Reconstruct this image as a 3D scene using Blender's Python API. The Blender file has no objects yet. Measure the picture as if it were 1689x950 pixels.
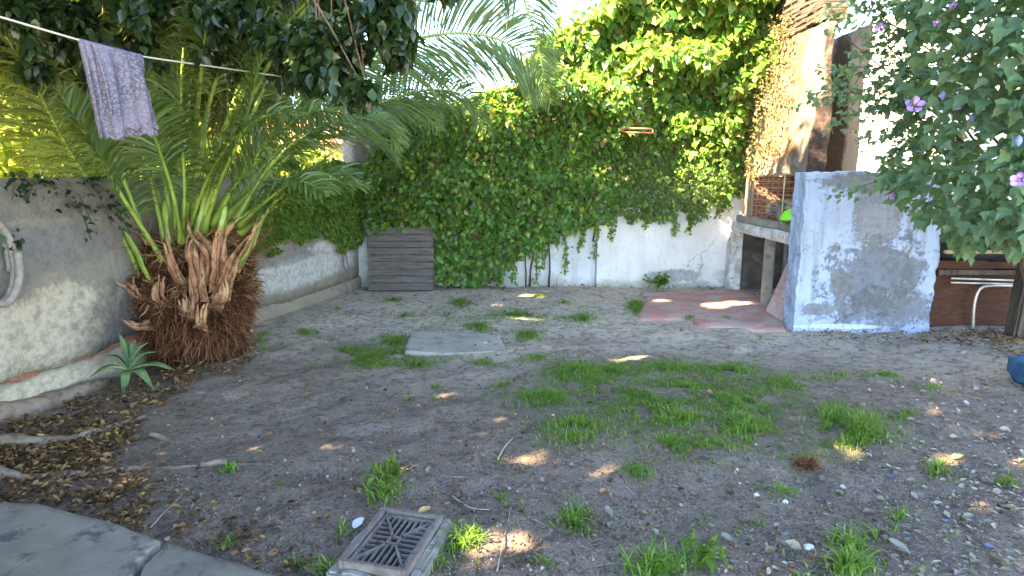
import bpy, bmesh, math, random
import numpy as np
from mathutils import Vector, Matrix

random.seed(7)
RNG = np.random.default_rng(11)
SC = bpy.context.scene
COL = SC.collection
R = math.radians

# ------------------------------------------------------------------ camera, sky, sun, exposure
CAM_Z, FPX, W0, H0 = 1.6, 1000.0, 1689.0, 950.0
PITCH = R(10.48)
cam_data = bpy.data.cameras.new('camera')
cam = bpy.data.objects.new('camera', cam_data)
COL.objects.link(cam)
cam.location = (0, 0, CAM_Z)
cam.rotation_euler = (R(90) - PITCH, 0, 0)
cam_data.sensor_width = 36.0
cam_data.lens = 36.0 * FPX / W0
cam_data.clip_start = 0.05
cam_data.clip_end = 600
SC.camera = cam

SUN_EL = R(36)
SUN_H = Vector((-0.80, -0.60, 0)).normalized()
SUN = Vector((SUN_H.x * math.cos(SUN_EL), SUN_H.y * math.cos(SUN_EL), math.sin(SUN_EL)))
world = bpy.data.worlds.new('World')
SC.world = world
world.use_nodes = True
wnt = world.node_tree
sky = wnt.nodes.new('ShaderNodeTexSky')
sky.sky_type = 'NISHITA'
sky.sun_disc = False
sky.sun_elevation = SUN_EL
sky.sun_rotation = math.atan2(SUN.x, SUN.y)
sky.air_density = 1.0
sky.dust_density = 0.0
sky.ozone_density = 3.0
sky.altitude = 3500
wnt.links.new(sky.outputs[0], wnt.nodes['Background'].inputs[0])
wnt.nodes['Background'].inputs[1].default_value = 0.15
sun_data = bpy.data.lights.new('sun', 'SUN')
sun_data.energy = 5.0
sun_data.angle = R(0.5)
sun_data.color = (1.0, 0.90, 0.72)
sun = bpy.data.objects.new('sun', sun_data)
sun.rotation_euler = SUN.to_track_quat('Z', 'Y').to_euler()
COL.objects.link(sun)
SC.view_settings.view_transform = 'Standard'
SC.view_settings.look = 'None'
SC.view_settings.exposure = 3.75
SC.view_settings.gamma = 1.0
SC.view_settings.use_white_balance = True
SC.view_settings.white_balance_temperature = 8800
SC.view_settings.white_balance_tint = 10
SC.view_settings.use_curve_mapping = False
SC.cycles.max_bounces = 8
SC.cycles.diffuse_bounces = 4
SC.cycles.transmission_bounces = 4
SC.cycles.transparent_max_bounces = 8
SC.cycles.sample_clamp_indirect = 6
SC.cycles.use_denoising = True

# ------------------------------------------------------------------ photo measuring helpers
CP, SP = math.cos(PITCH), math.sin(PITCH)


def ray(px, py):
    a, b = (px - W0 / 2) / FPX, (H0 / 2 - py) / FPX
    return np.array([a, CP + b * SP, -SP + b * CP])


def P(px, py, Y):
    d = ray(px, py)
    return np.array([0, 0, CAM_Z]) + d * (Y / d[1])


def G(px, py, z=0.0):
    d = ray(px, py)
    return np.array([0, 0, CAM_Z]) + d * ((z - CAM_Z) / d[2])


def PX(px, py, X):
    d = ray(px, py)
    return np.array([0, 0, CAM_Z]) + d * (X / d[0])


def proj(p):
    p = np.asarray(p, float)
    q = p - np.array([0, 0, CAM_Z])
    fwd = q[..., 1] * CP - q[..., 2] * SP
    up = q[..., 1] * SP + q[..., 2] * CP
    f = np.where(fwd > 1e-3, fwd, np.nan)
    return W0 / 2 + FPX * q[..., 0] / f, H0 / 2 - FPX * up / f


# ------------------------------------------------------------------ noise, meshes
def _hash(i, j, k, seed):
    n = (i * 374761393 + j * 668265263 + k * 2147483647 + seed * 1274126177) & 0xFFFFFFFF
    n = ((n ^ (n >> 13)) * 1274126177) & 0xFFFFFFFF
    n = n ^ (n >> 16)
    return (n & 0xFFFF) / 65535.0


def vnoise(p, seed=0):
    p = np.asarray(p, float)
    i = np.floor(p).astype(np.int64)
    f = p - i
    f = f * f * (3 - 2 * f)
    out = 0
    for dx in (0, 1):
        for dy in (0, 1):
            for dz in (0, 1):
                w = (f[..., 0] if dx else 1 - f[..., 0]) * (f[..., 1] if dy else 1 - f[..., 1]) * (f[..., 2] if dz else 1 - f[..., 2])
                out = out + w * _hash(i[..., 0] + dx, i[..., 1] + dy, i[..., 2] + dz, seed)
    return out


def fbm(p, seed=0, oct=3):
    p = np.asarray(p, float)
    s, a, t = 0, 1.0, 0
    for o in range(oct):
        s = s + a * vnoise(p * 2 ** o, seed + o)
        t += a
        a *= 0.5
    return s / t


def mesh_obj(name, verts, faces, mat, parent=None, smooth=False):
    me = bpy.data.meshes.new(name)
    verts = np.asarray(verts, np.float32)
    if isinstance(faces, np.ndarray):
        k = faces.shape[1]
        me.vertices.add(len(verts))
        me.vertices.foreach_set('co', verts.ravel())
        me.loops.add(faces.size)
        me.loops.foreach_set('vertex_index', faces.astype(np.int32).ravel())
        me.polygons.add(len(faces))
        me.polygons.foreach_set('loop_start', np.arange(0, faces.size, k, dtype=np.int32))
        me.update(calc_edges=True)
        me.validate()
    else:
        me.from_pydata([tuple(v) for v in verts], [], faces)
        me.update()
    if smooth:
        me.polygons.foreach_set('use_smooth', np.ones(len(me.polygons), bool))
    if isinstance(mat, (list, tuple)):
        for m in mat:
            me.materials.append(m)
    else:
        me.materials.append(mat)
    o = bpy.data.objects.new(name, me)
    COL.objects.link(o)
    if parent:
        o.parent = parent
    return o


def bm_obj(name, bm, mat, parent=None, smooth=False):
    me = bpy.data.meshes.new(name)
    bmesh.ops.recalc_face_normals(bm, faces=bm.faces)
    bm.to_mesh(me)
    bm.free()
    if smooth:
        me.polygons.foreach_set('use_smooth', np.ones(len(me.polygons), bool))
    me.materials.append(mat)
    o = bpy.data.objects.new(name, me)
    COL.objects.link(o)
    if parent:
        o.parent = parent
    return o


def tag(o, label=None, cat=None, group=None, kind=None):
    if label: o['label'] = label
    if cat: o['category'] = cat
    if group: o['group'] = group
    if kind: o['kind'] = kind
    return o


def thing(name, label, cat, group=None, loc=(0, 0, 0)):
    """an Empty at the base; children are built in world space and given the inverse offset"""
    o = bpy.data.objects.new(name, None)
    o.empty_display_size = 0.1
    COL.objects.link(o)
    return tag(o, label, cat, group)


def rest(o, loc):
    """move a thing's origin to its base while its parts stay where they are"""
    o.location = loc
    for c in o.children:
        c.location = (c.location[0] - loc[0], c.location[1] - loc[1], c.location[2] - loc[2])
    return o


def add_box(bm, c, size, rot=None, bevel=0.0):
    r = bmesh.ops.create_cube(bm, size=1.0)
    vs = r['verts']
    M = Matrix.Translation(Vector(c)) @ (rot.to_4x4() if rot else Matrix.Identity(4)) @ Matrix.Diagonal((*size, 1))
    bmesh.ops.transform(bm, matrix=M, verts=vs)
    if bevel:
        es = list({e for v in vs for e in v.link_edges})
        bmesh.ops.bevel(bm, geom=es, offset=bevel, segments=2, affect='EDGES')


def tube_data(pts, radii, seg=8, caps=True, lump=0, seed=0):
    pts = np.asarray(pts, float)
    n = len(pts)
    radii = np.broadcast_to(np.asarray(radii, float), (n,))
    T = np.gradient(pts, axis=0)
    T /= np.linalg.norm(T, axis=1, keepdims=True) + 1e-9
    ref = np.array([0, 0, 1.0]) if abs(T[0][2]) < 0.9 else np.array([1.0, 0, 0])
    V = []
    u = np.cross(T[0], ref)
    u /= np.linalg.norm(u)
    for i in range(n):
        u = u - T[i] * np.dot(u, T[i])
        u /= np.linalg.norm(u) + 1e-9
        v = np.cross(T[i], u)
        for k in range(seg):
            a = 2 * math.pi * k / seg
            V.append(pts[i] + radii[i] * (u * math.cos(a) + v * math.sin(a)))
    V = np.array(V)
    if lump:
        V += (np.stack([vnoise(V * 9 + s * 17, seed + s) for s in range(3)], 1) - .5) * lump
    F = []
    for i in range(n - 1):
        for k in range(seg):
            k2 = (k + 1) % seg
            F.append((i * seg + k, i * seg + k2, (i + 1) * seg + k2, (i + 1) * seg + k))
    if caps:
        F.append(tuple(range(seg))[::-1])
        F.append(tuple((n - 1) * seg + k for k in range(seg)))
    return V, F


def join_data(parts):
    V, F, o = [], [], 0
    for v, f in parts:
        V.append(np.asarray(v, float))
        F += [tuple(i + o for i in q) for q in f]
        o += len(v)
    return np.concatenate(V), F


def spline(pts, n):
    """Catmull-Rom through the points"""
    p = np.asarray(pts, float)
    p = np.concatenate([[2 * p[0] - p[1]], p, [2 * p[-1] - p[-2]]])
    m = len(p) - 3
    out = []
    for t in np.linspace(0, m - 1e-6, n):
        i = int(t)
        f = t - i
        a, b, c, d = p[i:i + 4]
        out.append(0.5 * (2 * b + (c - a) * f + (2 * a - 5 * b + 4 * c - d) * f * f + (3 * b - a - 3 * c + d) * f ** 3))
    return np.array(out)


def norm(a):
    return a / (np.linalg.norm(a, axis=-1, keepdims=True) + 1e-9)


BROAD = (np.array([[0, 0, 0], [.44, .26, .10], [.46, .56, .12], [0, 1, -.16], [-.46, .56, .12], [-.44, .26, .10], [0, .5, 0]]), np.array([[0, 1, 2, 6], [0, 6, 4, 5], [6, 2, 3, 4]]))
LONG = (np.array([[0, 0, 0], [.5, .35, .08], [0, .4, 0], [-.5, .35, .08], [0, 1, -.25]]), np.array([[0, 1, 4, 2], [0, 2, 4, 3]]))
STRAW = (np.array([[0, 0, 0], [.5, .4, .02], [0, .45, .03], [-.5, .45, .02], [0.4, 1, .01]]), np.array([[0, 1, 4, 2], [0, 2, 4, 3]]))
CURL = (np.array([[0, 0, .05], [.40, .22, .22], [.46, .56, .30], [.08, 1, .22], [-.44, .60, .16], [-.42, .28, .24], [0, .5, .02]]), np.array([[0, 1, 2, 6], [0, 6, 4, 5], [6, 2, 3, 4]]))
LOBED = (np.array([[0, 0, 0], [.30, .05, .04], [.52, .38, .10], [.27, .50, .04], [.22, .72, .02], [0, 1, -.16],
                   [-.22, .72, .02], [-.27, .50, .04], [-.52, .38, .10], [-.30, .05, .04], [0, .45, 0]]),
         np.array([[0, 1, 2, 10], [2, 3, 4, 10], [10, 4, 5, 5], [10, 5, 5, 6], [10, 6, 7, 8], [10, 8, 9, 0]]))


def leaf_data(pos, tip, nrm, L, wr, tpl=BROAD):
    TV, TF = tpl
    pos, tip, nrm = np.asarray(pos), norm(np.asarray(tip)), np.asarray(nrm)
    side = norm(np.cross(tip, nrm))
    nr = np.cross(side, tip)
    L = np.broadcast_to(L, (len(pos),))[:, None, None]
    wr = np.broadcast_to(wr, (len(pos),))[:, None, None]
    t = TV[None]
    V = pos[:, None] + L * (side[:, None] * t[..., 0:1] * wr + tip[:, None] * t[..., 1:2] + nr[:, None] * t[..., 2:3])
    n = len(TV)
    F = (TF[None] + (np.arange(len(pos)) * n)[:, None, None]).reshape(-1, 4)
    return V.reshape(-1, 3), F


def leaf_obj(name, data, mat, parent=None):
    V, F = data
    if F.shape[1] == 4 and (F[:, 2] == F[:, 3]).any():
        F = [tuple(dict.fromkeys(f)) for f in F.tolist()]
        F = [f for f in F if len(f) > 2]
        return mesh_obj(name, V, F, mat, parent)
    return mesh_obj(name, V, F, mat, parent)


def rdir(n, up=0.0):
    d = RNG.normal(size=(n, 3))
    d = norm(d)
    d[:, 2] += up
    return norm(d)


# gaps in the crowns through which sun reaches these places on the ground
SPOTS = [(G(850, 886), .10, .055), (G(1035, 585), .26, .05), (G(880, 526), .24, .07), (G(1225, 502), .25, .08), (G(1410, 748), .05, .04),
         (G(875, 487), .2, .05), (G(1180, 507), .15, .05), (G(990, 583), .15, .04), (G(1100, 498), .12, .05)]
SUNV = np.array(SUN)


def keep_gaps(pos, grow=0.05):
    keep = np.ones(len(pos), bool)
    for c, rx, ry in SPOTS:
        t = (pos[:, 2] - c[2]) / SUNV[2]
        q = pos - t[:, None] * SUNV
        e = ((q[:, 0] - c[0]) / (rx + grow)) ** 2 + ((q[:, 1] - c[1]) / (ry + grow)) ** 2
        keep &= e > 1
    return keep


# ------------------------------------------------------------------ materials
class NT:
    def __init__(self, name, rough=0.85, spec=0.3):
        self.m = bpy.data.materials.new(name)
        self.m.use_nodes = True
        self.nt = self.m.node_tree
        self.b = self.nt.nodes['Principled BSDF']
        self.b.inputs['Roughness'].default_value = rough
        self.b.inputs['Specular IOR Level'].default_value = spec
        self._pos = None

    def n(self, t, **kw):
        nd = self.nt.nodes.new(t)
        for k, v in kw.items():
            setattr(nd, k, v)
        return nd

    def lk(self, a, b):
        self.nt.links.new(a, b)

    def pos(self):
        if self._pos is None:
            self._pos = self.n('ShaderNodeNewGeometry').outputs['Position']
        return self._pos

    def inp(self, sock, v):
        if hasattr(v, 'links') or isinstance(v, bpy.types.NodeSocket):
            self.lk(v, sock)
        elif isinstance(v, (tuple, list)):
            sock.default_value = (*v, 1) if len(v) == 3 and sock.type == 'RGBA' else v
        else:
            sock.default_value = v

    def noise(self, scale, detail=4, rough=.55, off=0, stretch=None, dist=0):
        mp = self.n('ShaderNodeMapping')
        mp.inputs['Location'].default_value = (off, off * 1.7, off * .6)
        if stretch: mp.inputs['Scale'].default_value = stretch
        self.lk(self.pos(), mp.inputs['Vector'])
        t = self.n('ShaderNodeTexNoise')
        t.inputs['Scale'].default_value = scale
        t.inputs['Detail'].default_value = detail
        t.inputs['Roughness'].default_value = rough
        t.inputs['Distortion'].default_value = dist
        self.lk(mp.outputs[0], t.inputs['Vector'])
        return t.outputs['Fac']

    def math(self, op, a, b=0.0, c=0.0):
        m = self.n('ShaderNodeMath', operation=op)
        self.inp(m.inputs[0], a)
        self.inp(m.inputs[1], b)
        self.inp(m.inputs[2], c)
        return m.outputs[0]

    def step(self, v, lo, hi):
        m = self.n('ShaderNodeMapRange', interpolation_type='SMOOTHSTEP')
        self.inp(m.inputs['Value'], v)
        m.inputs['From Min'].default_value = lo
        m.inputs['From Max'].default_value = hi
        return m.outputs['Result']

    def mix(self, f, a, b, blend='MIX'):
        m = self.n('ShaderNodeMix', data_type='RGBA', blend_type=blend)
        self.inp(m.inputs['Factor'], f)
        self.inp(m.inputs['A'] if 'A' in m.inputs and m.inputs['A'].type == 'RGBA' else m.inputs[6], a)
        self.inp(m.inputs[7], b)
        return m.outputs[2]

    def axis(self, i):
        s = self.n('ShaderNodeSeparateXYZ')
        self.lk(self.pos(), s.inputs[0])
        return s.outputs[i]

    def blob(self, c, r, amp=.8, scale=5, soft=.12, off=0, detail=6, rough=.62):
        """mask of a ragged patch round c with radii r (world metres)"""
        sub = self.n('ShaderNodeVectorMath', operation='SUBTRACT')
        self.lk(self.pos(), sub.inputs[0])
        sub.inputs[1].default_value = tuple(c)
        mul = self.n('ShaderNodeVectorMath', operation='MULTIPLY')
        self.lk(sub.outputs[0], mul.inputs[0])
        mul.inputs[1].default_value = tuple(1 / x for x in r)
        ln = self.n('ShaderNodeVectorMath', operation='LENGTH')
        self.lk(mul.outputs[0], ln.inputs[0])
        v = self.math('SUBTRACT', 1.0, ln.outputs['Value'])
        nz = self.math('MULTIPLY', self.math('SUBTRACT', self.noise(scale, 10, .72, off), .5), amp * 2)
        n2 = self.math('MULTIPLY', self.math('SUBTRACT', self.noise(scale * 5, 8, .75, off + 5), .5), amp * 1.1)
        nz = self.math('ADD', nz, n2)
        return self.step(self.math('ADD', v, nz), 0, soft)

    def color(self, c):
        self.inp(self.b.inputs['Base Color'], c)
        return self

    def bump(self, hsock, strength=.5, dist=.01):
        b = self.n('ShaderNodeBump')
        b.inputs['Strength'].default_value = strength
        b.inputs['Distance'].default_value = dist
        self.lk(hsock, b.inputs['Height'])
        self.lk(b.outputs[0], self.b.inputs['Normal'])
        return self

    def island(self, cols, wob=0.0):
        g = self.n('ShaderNodeNewGeometry')
        r = self.n('ShaderNodeValToRGB')
        r.color_ramp.elements[0].position = 0
        el = r.color_ramp.elements
        el[0].color = (*cols[0], 1)
        el[1].color = (*cols[-1], 1)
        el[1].position = 1
        for i, c in enumerate(cols[1:-1]):
            e = el.new((i + 1) / (len(cols) - 1))
            e.color = (*c, 1)
        self.lk(g.outputs['Random Per Island'], r.inputs[0])
        return r.outputs[0]


def leaf_mat(name, cols, trans=.35, tcol=None, rough=.45, spec=.35):
    k = NT(name, rough, spec)
    c = k.island(cols)
    k.color(c)
    if trans:
        t = k.n('ShaderNodeBsdfTranslucent')
        tc = k.mix(.55, c, tcol or (.35, .5, .05))
        k.lk(tc, t.inputs[0])
        mx = k.n('ShaderNodeMixShader')
        mx.inputs[0].default_value = trans
        k.lk(k.b.outputs[0], mx.inputs[1])
        k.lk(t.outputs[0], mx.inputs[2])
        out = next(n for n in k.nt.nodes if n.type == 'OUTPUT_MATERIAL')
        k.lk(mx.outputs[0], out.inputs[0])
    return k.m


def noise_mat(name, a, b, scale=6, rough=.85, spec=.25, bump=.4, bscale=40, bdist=.006, detail=5, stretch=None, metallic=0, c=None):
    k = NT(name, rough, spec)
    col = k.mix(k.step(k.noise(scale, detail, .6, 3, stretch), .32, .68), a, b)
    if c:
        col = k.mix(k.step(k.noise(scale * 3.1, 5, .65, 9, stretch), .52, .66), col, c)
    k.color(col)
    k.b.inputs['Metallic'].default_value = metallic
    if bump:
        k.bump(k.noise(bscale, 5, .65, 5, stretch), bump, bdist)
    return k.m


def mat_dirt():
    k = NT('bare_dirt', .95, .1)
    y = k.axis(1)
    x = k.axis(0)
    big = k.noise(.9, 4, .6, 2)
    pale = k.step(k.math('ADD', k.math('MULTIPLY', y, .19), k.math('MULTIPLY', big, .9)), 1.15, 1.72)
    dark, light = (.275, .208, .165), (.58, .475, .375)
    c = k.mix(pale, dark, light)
    c = k.mix(k.math('MULTIPLY', k.step(k.noise(2.3, 6, .68, 7), .48, .68), .55), c, (.33, .28, .245))
    c = k.mix(k.math('MULTIPLY', k.step(k.noise(14, 6, .7, 1), .47, .64), .6), c, (.085, .066, .055))
    c = k.mix(k.math('MULTIPLY', k.step(k.noise(55, 5, .7, 4), .54, .66), .6), c, (.40, .335, .285))
    # thin mossy green where grass is rooted
    c = k.mix(k.math('MULTIPLY', k.blob((1.1, 4.3, 0), (1.9, 1.5, 9), .9, 2.2, .7, 3), .38), c, (.085, .095, .04))
    k.color(c)
    h = k.math('ADD', k.math('MULTIPLY', k.noise(26, 8, .72, 8), 1.0), k.math('MULTIPLY', k.noise(7, 5, .6, 15), 1.6))
    h = k.math('ADD', h, k.math('MULTIPLY', k.step(k.noise(75, 4, .7, 3), .52, .72), .5))
    k.bump(h, 1.0, .028)
    return k.m


def plaster(name, base, patches=(), rough=.9, bump=.5, streak=.0, grime_z=None, pits=(.35, .34, .33), pit_amt=.55):
    k = NT(name, rough, .15)
    c = k.mix(k.step(k.noise(2.2, 6, .65, 1), .35, .7), base, tuple(v * .84 for v in base))
    c = k.mix(k.math('MULTIPLY', k.step(k.noise(22, 6, .7, 2), .56, .68), pit_amt), c, pits)
    if streak:
        s = k.step(k.noise(5, 5, .7, 12, (1.6, 1.6, .16)), .47, .68)
        c = k.mix(k.math('MULTIPLY', s, streak), c, (.17, .165, .15))
    if grime_z:
        lo, hi, col, amt = grime_z
        z = k.math('ADD', k.axis(2), k.math('MULTIPLY', k.math('SUBTRACT', k.noise(4, 5, .65, 6), .5), .45))
        g = k.step(z, lo, hi)
        c = k.mix(k.math('MULTIPLY', g, amt), c, col)
    vo = k.n('ShaderNodeTexVoronoi', feature='DISTANCE_TO_EDGE')
    vo.inputs['Scale'].default_value = 1.5
    wv = k.n('ShaderNodeVectorMath', operation='ADD')
    k.lk(k.pos(), wv.inputs[0])
    cmb = k.n('ShaderNodeCombineXYZ')
    for q_ in range(3):
        k.lk(k.math('MULTIPLY', k.noise(5, 6, .7, 40 + q_), .35), cmb.inputs[q_])
    k.lk(cmb.outputs[0], wv.inputs[1])
    k.lk(wv.outputs[0], vo.inputs['Vector'])
    crk = k.math('MULTIPLY', k.step(vo.outputs['Distance'], .010, .003), k.step(k.noise(1.7, 3, .5, 50), .50, .58))
    c = k.mix(k.math('MULTIPLY', crk, .75), c, (.07, .06, .05))
    h2 = None
    for i, (ctr, r, col, amt, amp, sc, soft) in enumerate(patches):
        m = k.blob(ctr, r, amp, sc, soft, 11 + i * 3.3)
        cc = k.mix(k.step(k.noise(16, 8, .75, 30 + i), .42, .66), col, tuple(v * .55 for v in col))
        c = k.mix(k.math('MULTIPLY', m, amt), c, cc)
        h2 = m if h2 is None else k.math('MAXIMUM', h2, m)
    k.color(c)
    h = k.math('ADD', k.noise(9, 6, .65, 4), k.math('MULTIPLY', k.noise(60, 4, .6, 9), .35))
    if h2 is not None:
        h = k.math('SUBTRACT', h, k.math('MULTIPLY', h2, .25))
    k.bump(h, bump, .02)
    return k.m


M = {}
M['dirt'] = mat_dirt()
M['bark'] = noise_mat('bark', (.09, .065, .045), (.20, .15, .11), 7, stretch=(3, 3, .5), bump=.8, bscale=25, bdist=.02)
M['root'] = noise_mat('root_bark', (.16, .115, .08), (.30, .23, .17), 5, bump=.8, bscale=30, bdist=.015, c=(.10, .075, .055))
M['stem'] = noise_mat('vine_stem', (.05, .04, .03), (.12, .09, .065), 9)
M['brick'] = noise_mat('brick', (.28, .10, .055), (.20, .085, .055), 9, c=(.32, .22, .16))
M['concrete'] = noise_mat('concrete', (.155, .133, .108), (.265, .23, .19), 2.4, bump=.6, bscale=55, bdist=.006, detail=8, c=(.09, .084, .08))
M['slab'] = noise_mat('pale_concrete', (.22, .20, .18), (.31, .285, .26), 3, bump=.5, bscale=60, detail=8, c=(.17, .155, .14))
M['wood'] = noise_mat('grey_wood', (.075, .065, .060), (.17, .15, .135), 4, stretch=(1, 6, 22), bump=.8, bscale=8, bdist=.008, c=(.04, .033, .03))
M['post'] = noise_mat('post_wood', (.045, .035, .028), (.11, .085, .065), 5, stretch=(9, 9, .9), bump=.8, bscale=7, bdist=.01)
M['rust_iron'] = noise_mat('rusted_iron', (.12, .095, .085), (.19, .16, .15), 14, .7, .4, .5, 70, .003, c=(.14, .085, .065))
M['grate'] = noise_mat('grate_iron', (.13, .11, .105), (.22, .19, .18), 12, .6, .5, .5, 80, .002, c=(.13, .075, .06))
M['pot'] = noise_mat('sooty_metal', (.12, .11, .10), (.32, .31, .30), 9, .45, .5, .2, 50, .002, metallic=.7)
M['rack'] = noise_mat('rack_steel', (.30, .20, .14), (.40, .33, .27), 30, .5, .5, 0, metallic=.5)
M['tube'] = noise_mat('chrome_tube', (.45, .41, .34), (.6, .56, .5), 30, .35, .5, 0, metallic=.6)
M['line'] = noise_mat('line_cord', (.50, .46, .38), (.62, .58, .5), 200, .8, .2, 0)
M['hose'] = noise_mat('old_hose', (.20, .18, .155), (.30, .27, .235), 20, .6, .3, .3, 60, .002)
M['lime'] = noise_mat('lime_plastic', (.16, .62, .03), (.20, .70, .04), 8, .35, .5, 0)
M['cloth_blue'] = noise_mat('blue_cloth', (.03, .10, .20), (.05, .15, .27), 8, .9, .1, .6, 220, .004)
M['black'] = noise_mat('dark_tarp', (.012, .012, .016), (.025, .025, .03), 5, .7, .3, .6, 9, .03)
M['board'] = noise_mat('brown_board', (.055, .021, .013), (.095, .034, .019), 3, stretch=(3, 3, 14), bump=.3, bscale=5, c=(.04, .017, .012))
M['beam'] = noise_mat('yellow_beam', (.30, .20, .09), (.42, .30, .15), 8)
M['roof_tile'] = noise_mat('terracotta', (.42, .17, .08), (.55, .26, .13), 6)
M['house'] = noise_mat('neighbour_plaster', (.55, .45, .33), (.65, .55, .42), 3)
M['stone'] = noise_mat('white_stone', (.55, .54, .52), (.7, .69, .67), 30)
M['chimney'] = None

# ---------------------------------------- foliage
M['lf_vine'] = leaf_mat('vine_leaves', [(.036, .12, .034), (.055, .185, .042), (.08, .26, .048), (.15, .32, .055), (.055, .185, .042), (.28, .38, .08), (.035, .11, .035), (.20, .14, .07)], .40, (.55, .60, .05), .34, .5)
M['lf_small'] = leaf_mat('fig_leaves', [(.05, .12, .034), (.075, .17, .042), (.12, .22, .055), (.20, .26, .085)], .35, (.4, .45, .06), .5, .3)
M['lf_creep'] = leaf_mat('creeper_leaves', [(.06, .125, .02), (.09, .18, .026), (.13, .23, .035)], .4, (.3, .5, .03), .5, .3)
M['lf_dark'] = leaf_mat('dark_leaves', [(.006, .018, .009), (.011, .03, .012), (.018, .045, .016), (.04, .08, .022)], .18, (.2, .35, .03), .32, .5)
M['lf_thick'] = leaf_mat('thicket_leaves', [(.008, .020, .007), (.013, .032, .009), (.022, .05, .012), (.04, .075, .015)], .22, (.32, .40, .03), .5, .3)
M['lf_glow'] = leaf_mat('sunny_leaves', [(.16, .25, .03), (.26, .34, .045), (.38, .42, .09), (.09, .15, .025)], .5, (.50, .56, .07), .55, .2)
M['lf_palm'] = leaf_mat('palm_leaflets', [(.06, .125, .036), (.10, .18, .05), (.16, .25, .08)], .38, (.35, .45, .06), .38, .5)
M['lf_palmdry'] = leaf_mat('palm_dry', [(.16, .07, .03), (.25, .13, .06), (.34, .21, .11)], .15, (.5, .3, .1), .7, .2)
M['fibre'] = leaf_mat('palm_fibre', [(.028, .012, .008), (.07, .026, .014), (.14, .052, .025), (.21, .085, .04), (.30, .15, .08)], .08, (.4, .15, .05), .8, .15)
M['lf_hib'] = leaf_mat('hibiscus_leaves', [(.05, .115, .07), (.075, .155, .095), (.10, .195, .12), (.10, .19, .09)], .28, (.3, .5, .05), .45, .35)
M['grass'] = leaf_mat('grass_blades', [(.05, .13, .02), (.08, .20, .028), (.12, .27, .035), (.18, .32, .05), (.34, .32, .13), (.07, .19, .03), (.11, .26, .035), (.05, .13, .02)], .35, (.3, .5, .03), .5, .25)
M['litter'] = leaf_mat('dry_litter', [(.05, .027, .013), (.11, .055, .026), (.17, .085, .04), (.24, .13, .06), (.32, .20, .11), (.36, .22, .06), (.07, .04, .02), (.14, .075, .04)], .1, (.4, .25, .1), .8, .15)
M['petal_litter'] = leaf_mat('petal_litter', [(.14, .15, .30), (.33, .28, .16), (.40, .36, .25), (.30, .27, .22), (.36, .35, .33), (.22, .15, .09), (.26, .20, .13), (.42, .38, .24)], .1, (.4, .35, .3), .8, .15)
M['crumbs'] = leaf_mat('soil_crumbs', [(.07, .056, .048), (.13, .105, .09), (.20, .17, .145), (.34, .30, .26)], 0)
M['agave'] = None

# ------------------------------------------------------------------ the ground
def gz(x, y):
    p = np.stack([np.asarray(x, float), np.asarray(y, float), np.zeros_like(np.asarray(x, float))], -1)
    h = (fbm(p * 1.1, 3, 2) - .5) * .07 + (fbm(p * 5.0, 9, 3) - .5) * .034 - np.clip(fbm(p * 3.1, 19, 2) - .58, 0, 1) * .12
    d = np.clip((8.3 - p[..., 1]) / 2.0, 0, 1)
    return h * (.35 + .65 * d)


xs = np.concatenate([[-150, -70, -35, -18, -10, -7, -5.5], np.arange(-4.6, 5.41, .045), [6, 7.5, 10, 18, 35, 70, 150]])
ys = np.concatenate([[-150, -60, -25, -10, -4, -1, .3], np.arange(1.2, 9.01, .045), [9.6, 11, 14, 20, 35, 70, 150, 300]])
gx, gy = np.meshgrid(xs, ys)
gv = np.stack([gx, gy, gz(gx, gy)], -1).reshape(-1, 3)
nx, ny = len(xs), len(ys)
ii = (np.arange(ny - 1)[:, None] * nx + np.arange(nx - 1)[None]).ravel()
tag(mesh_obj('ground', gv, np.stack([ii, ii + 1, ii + nx + 1, ii + nx], 1), M['dirt'], None, True), kind='structure')


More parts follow.
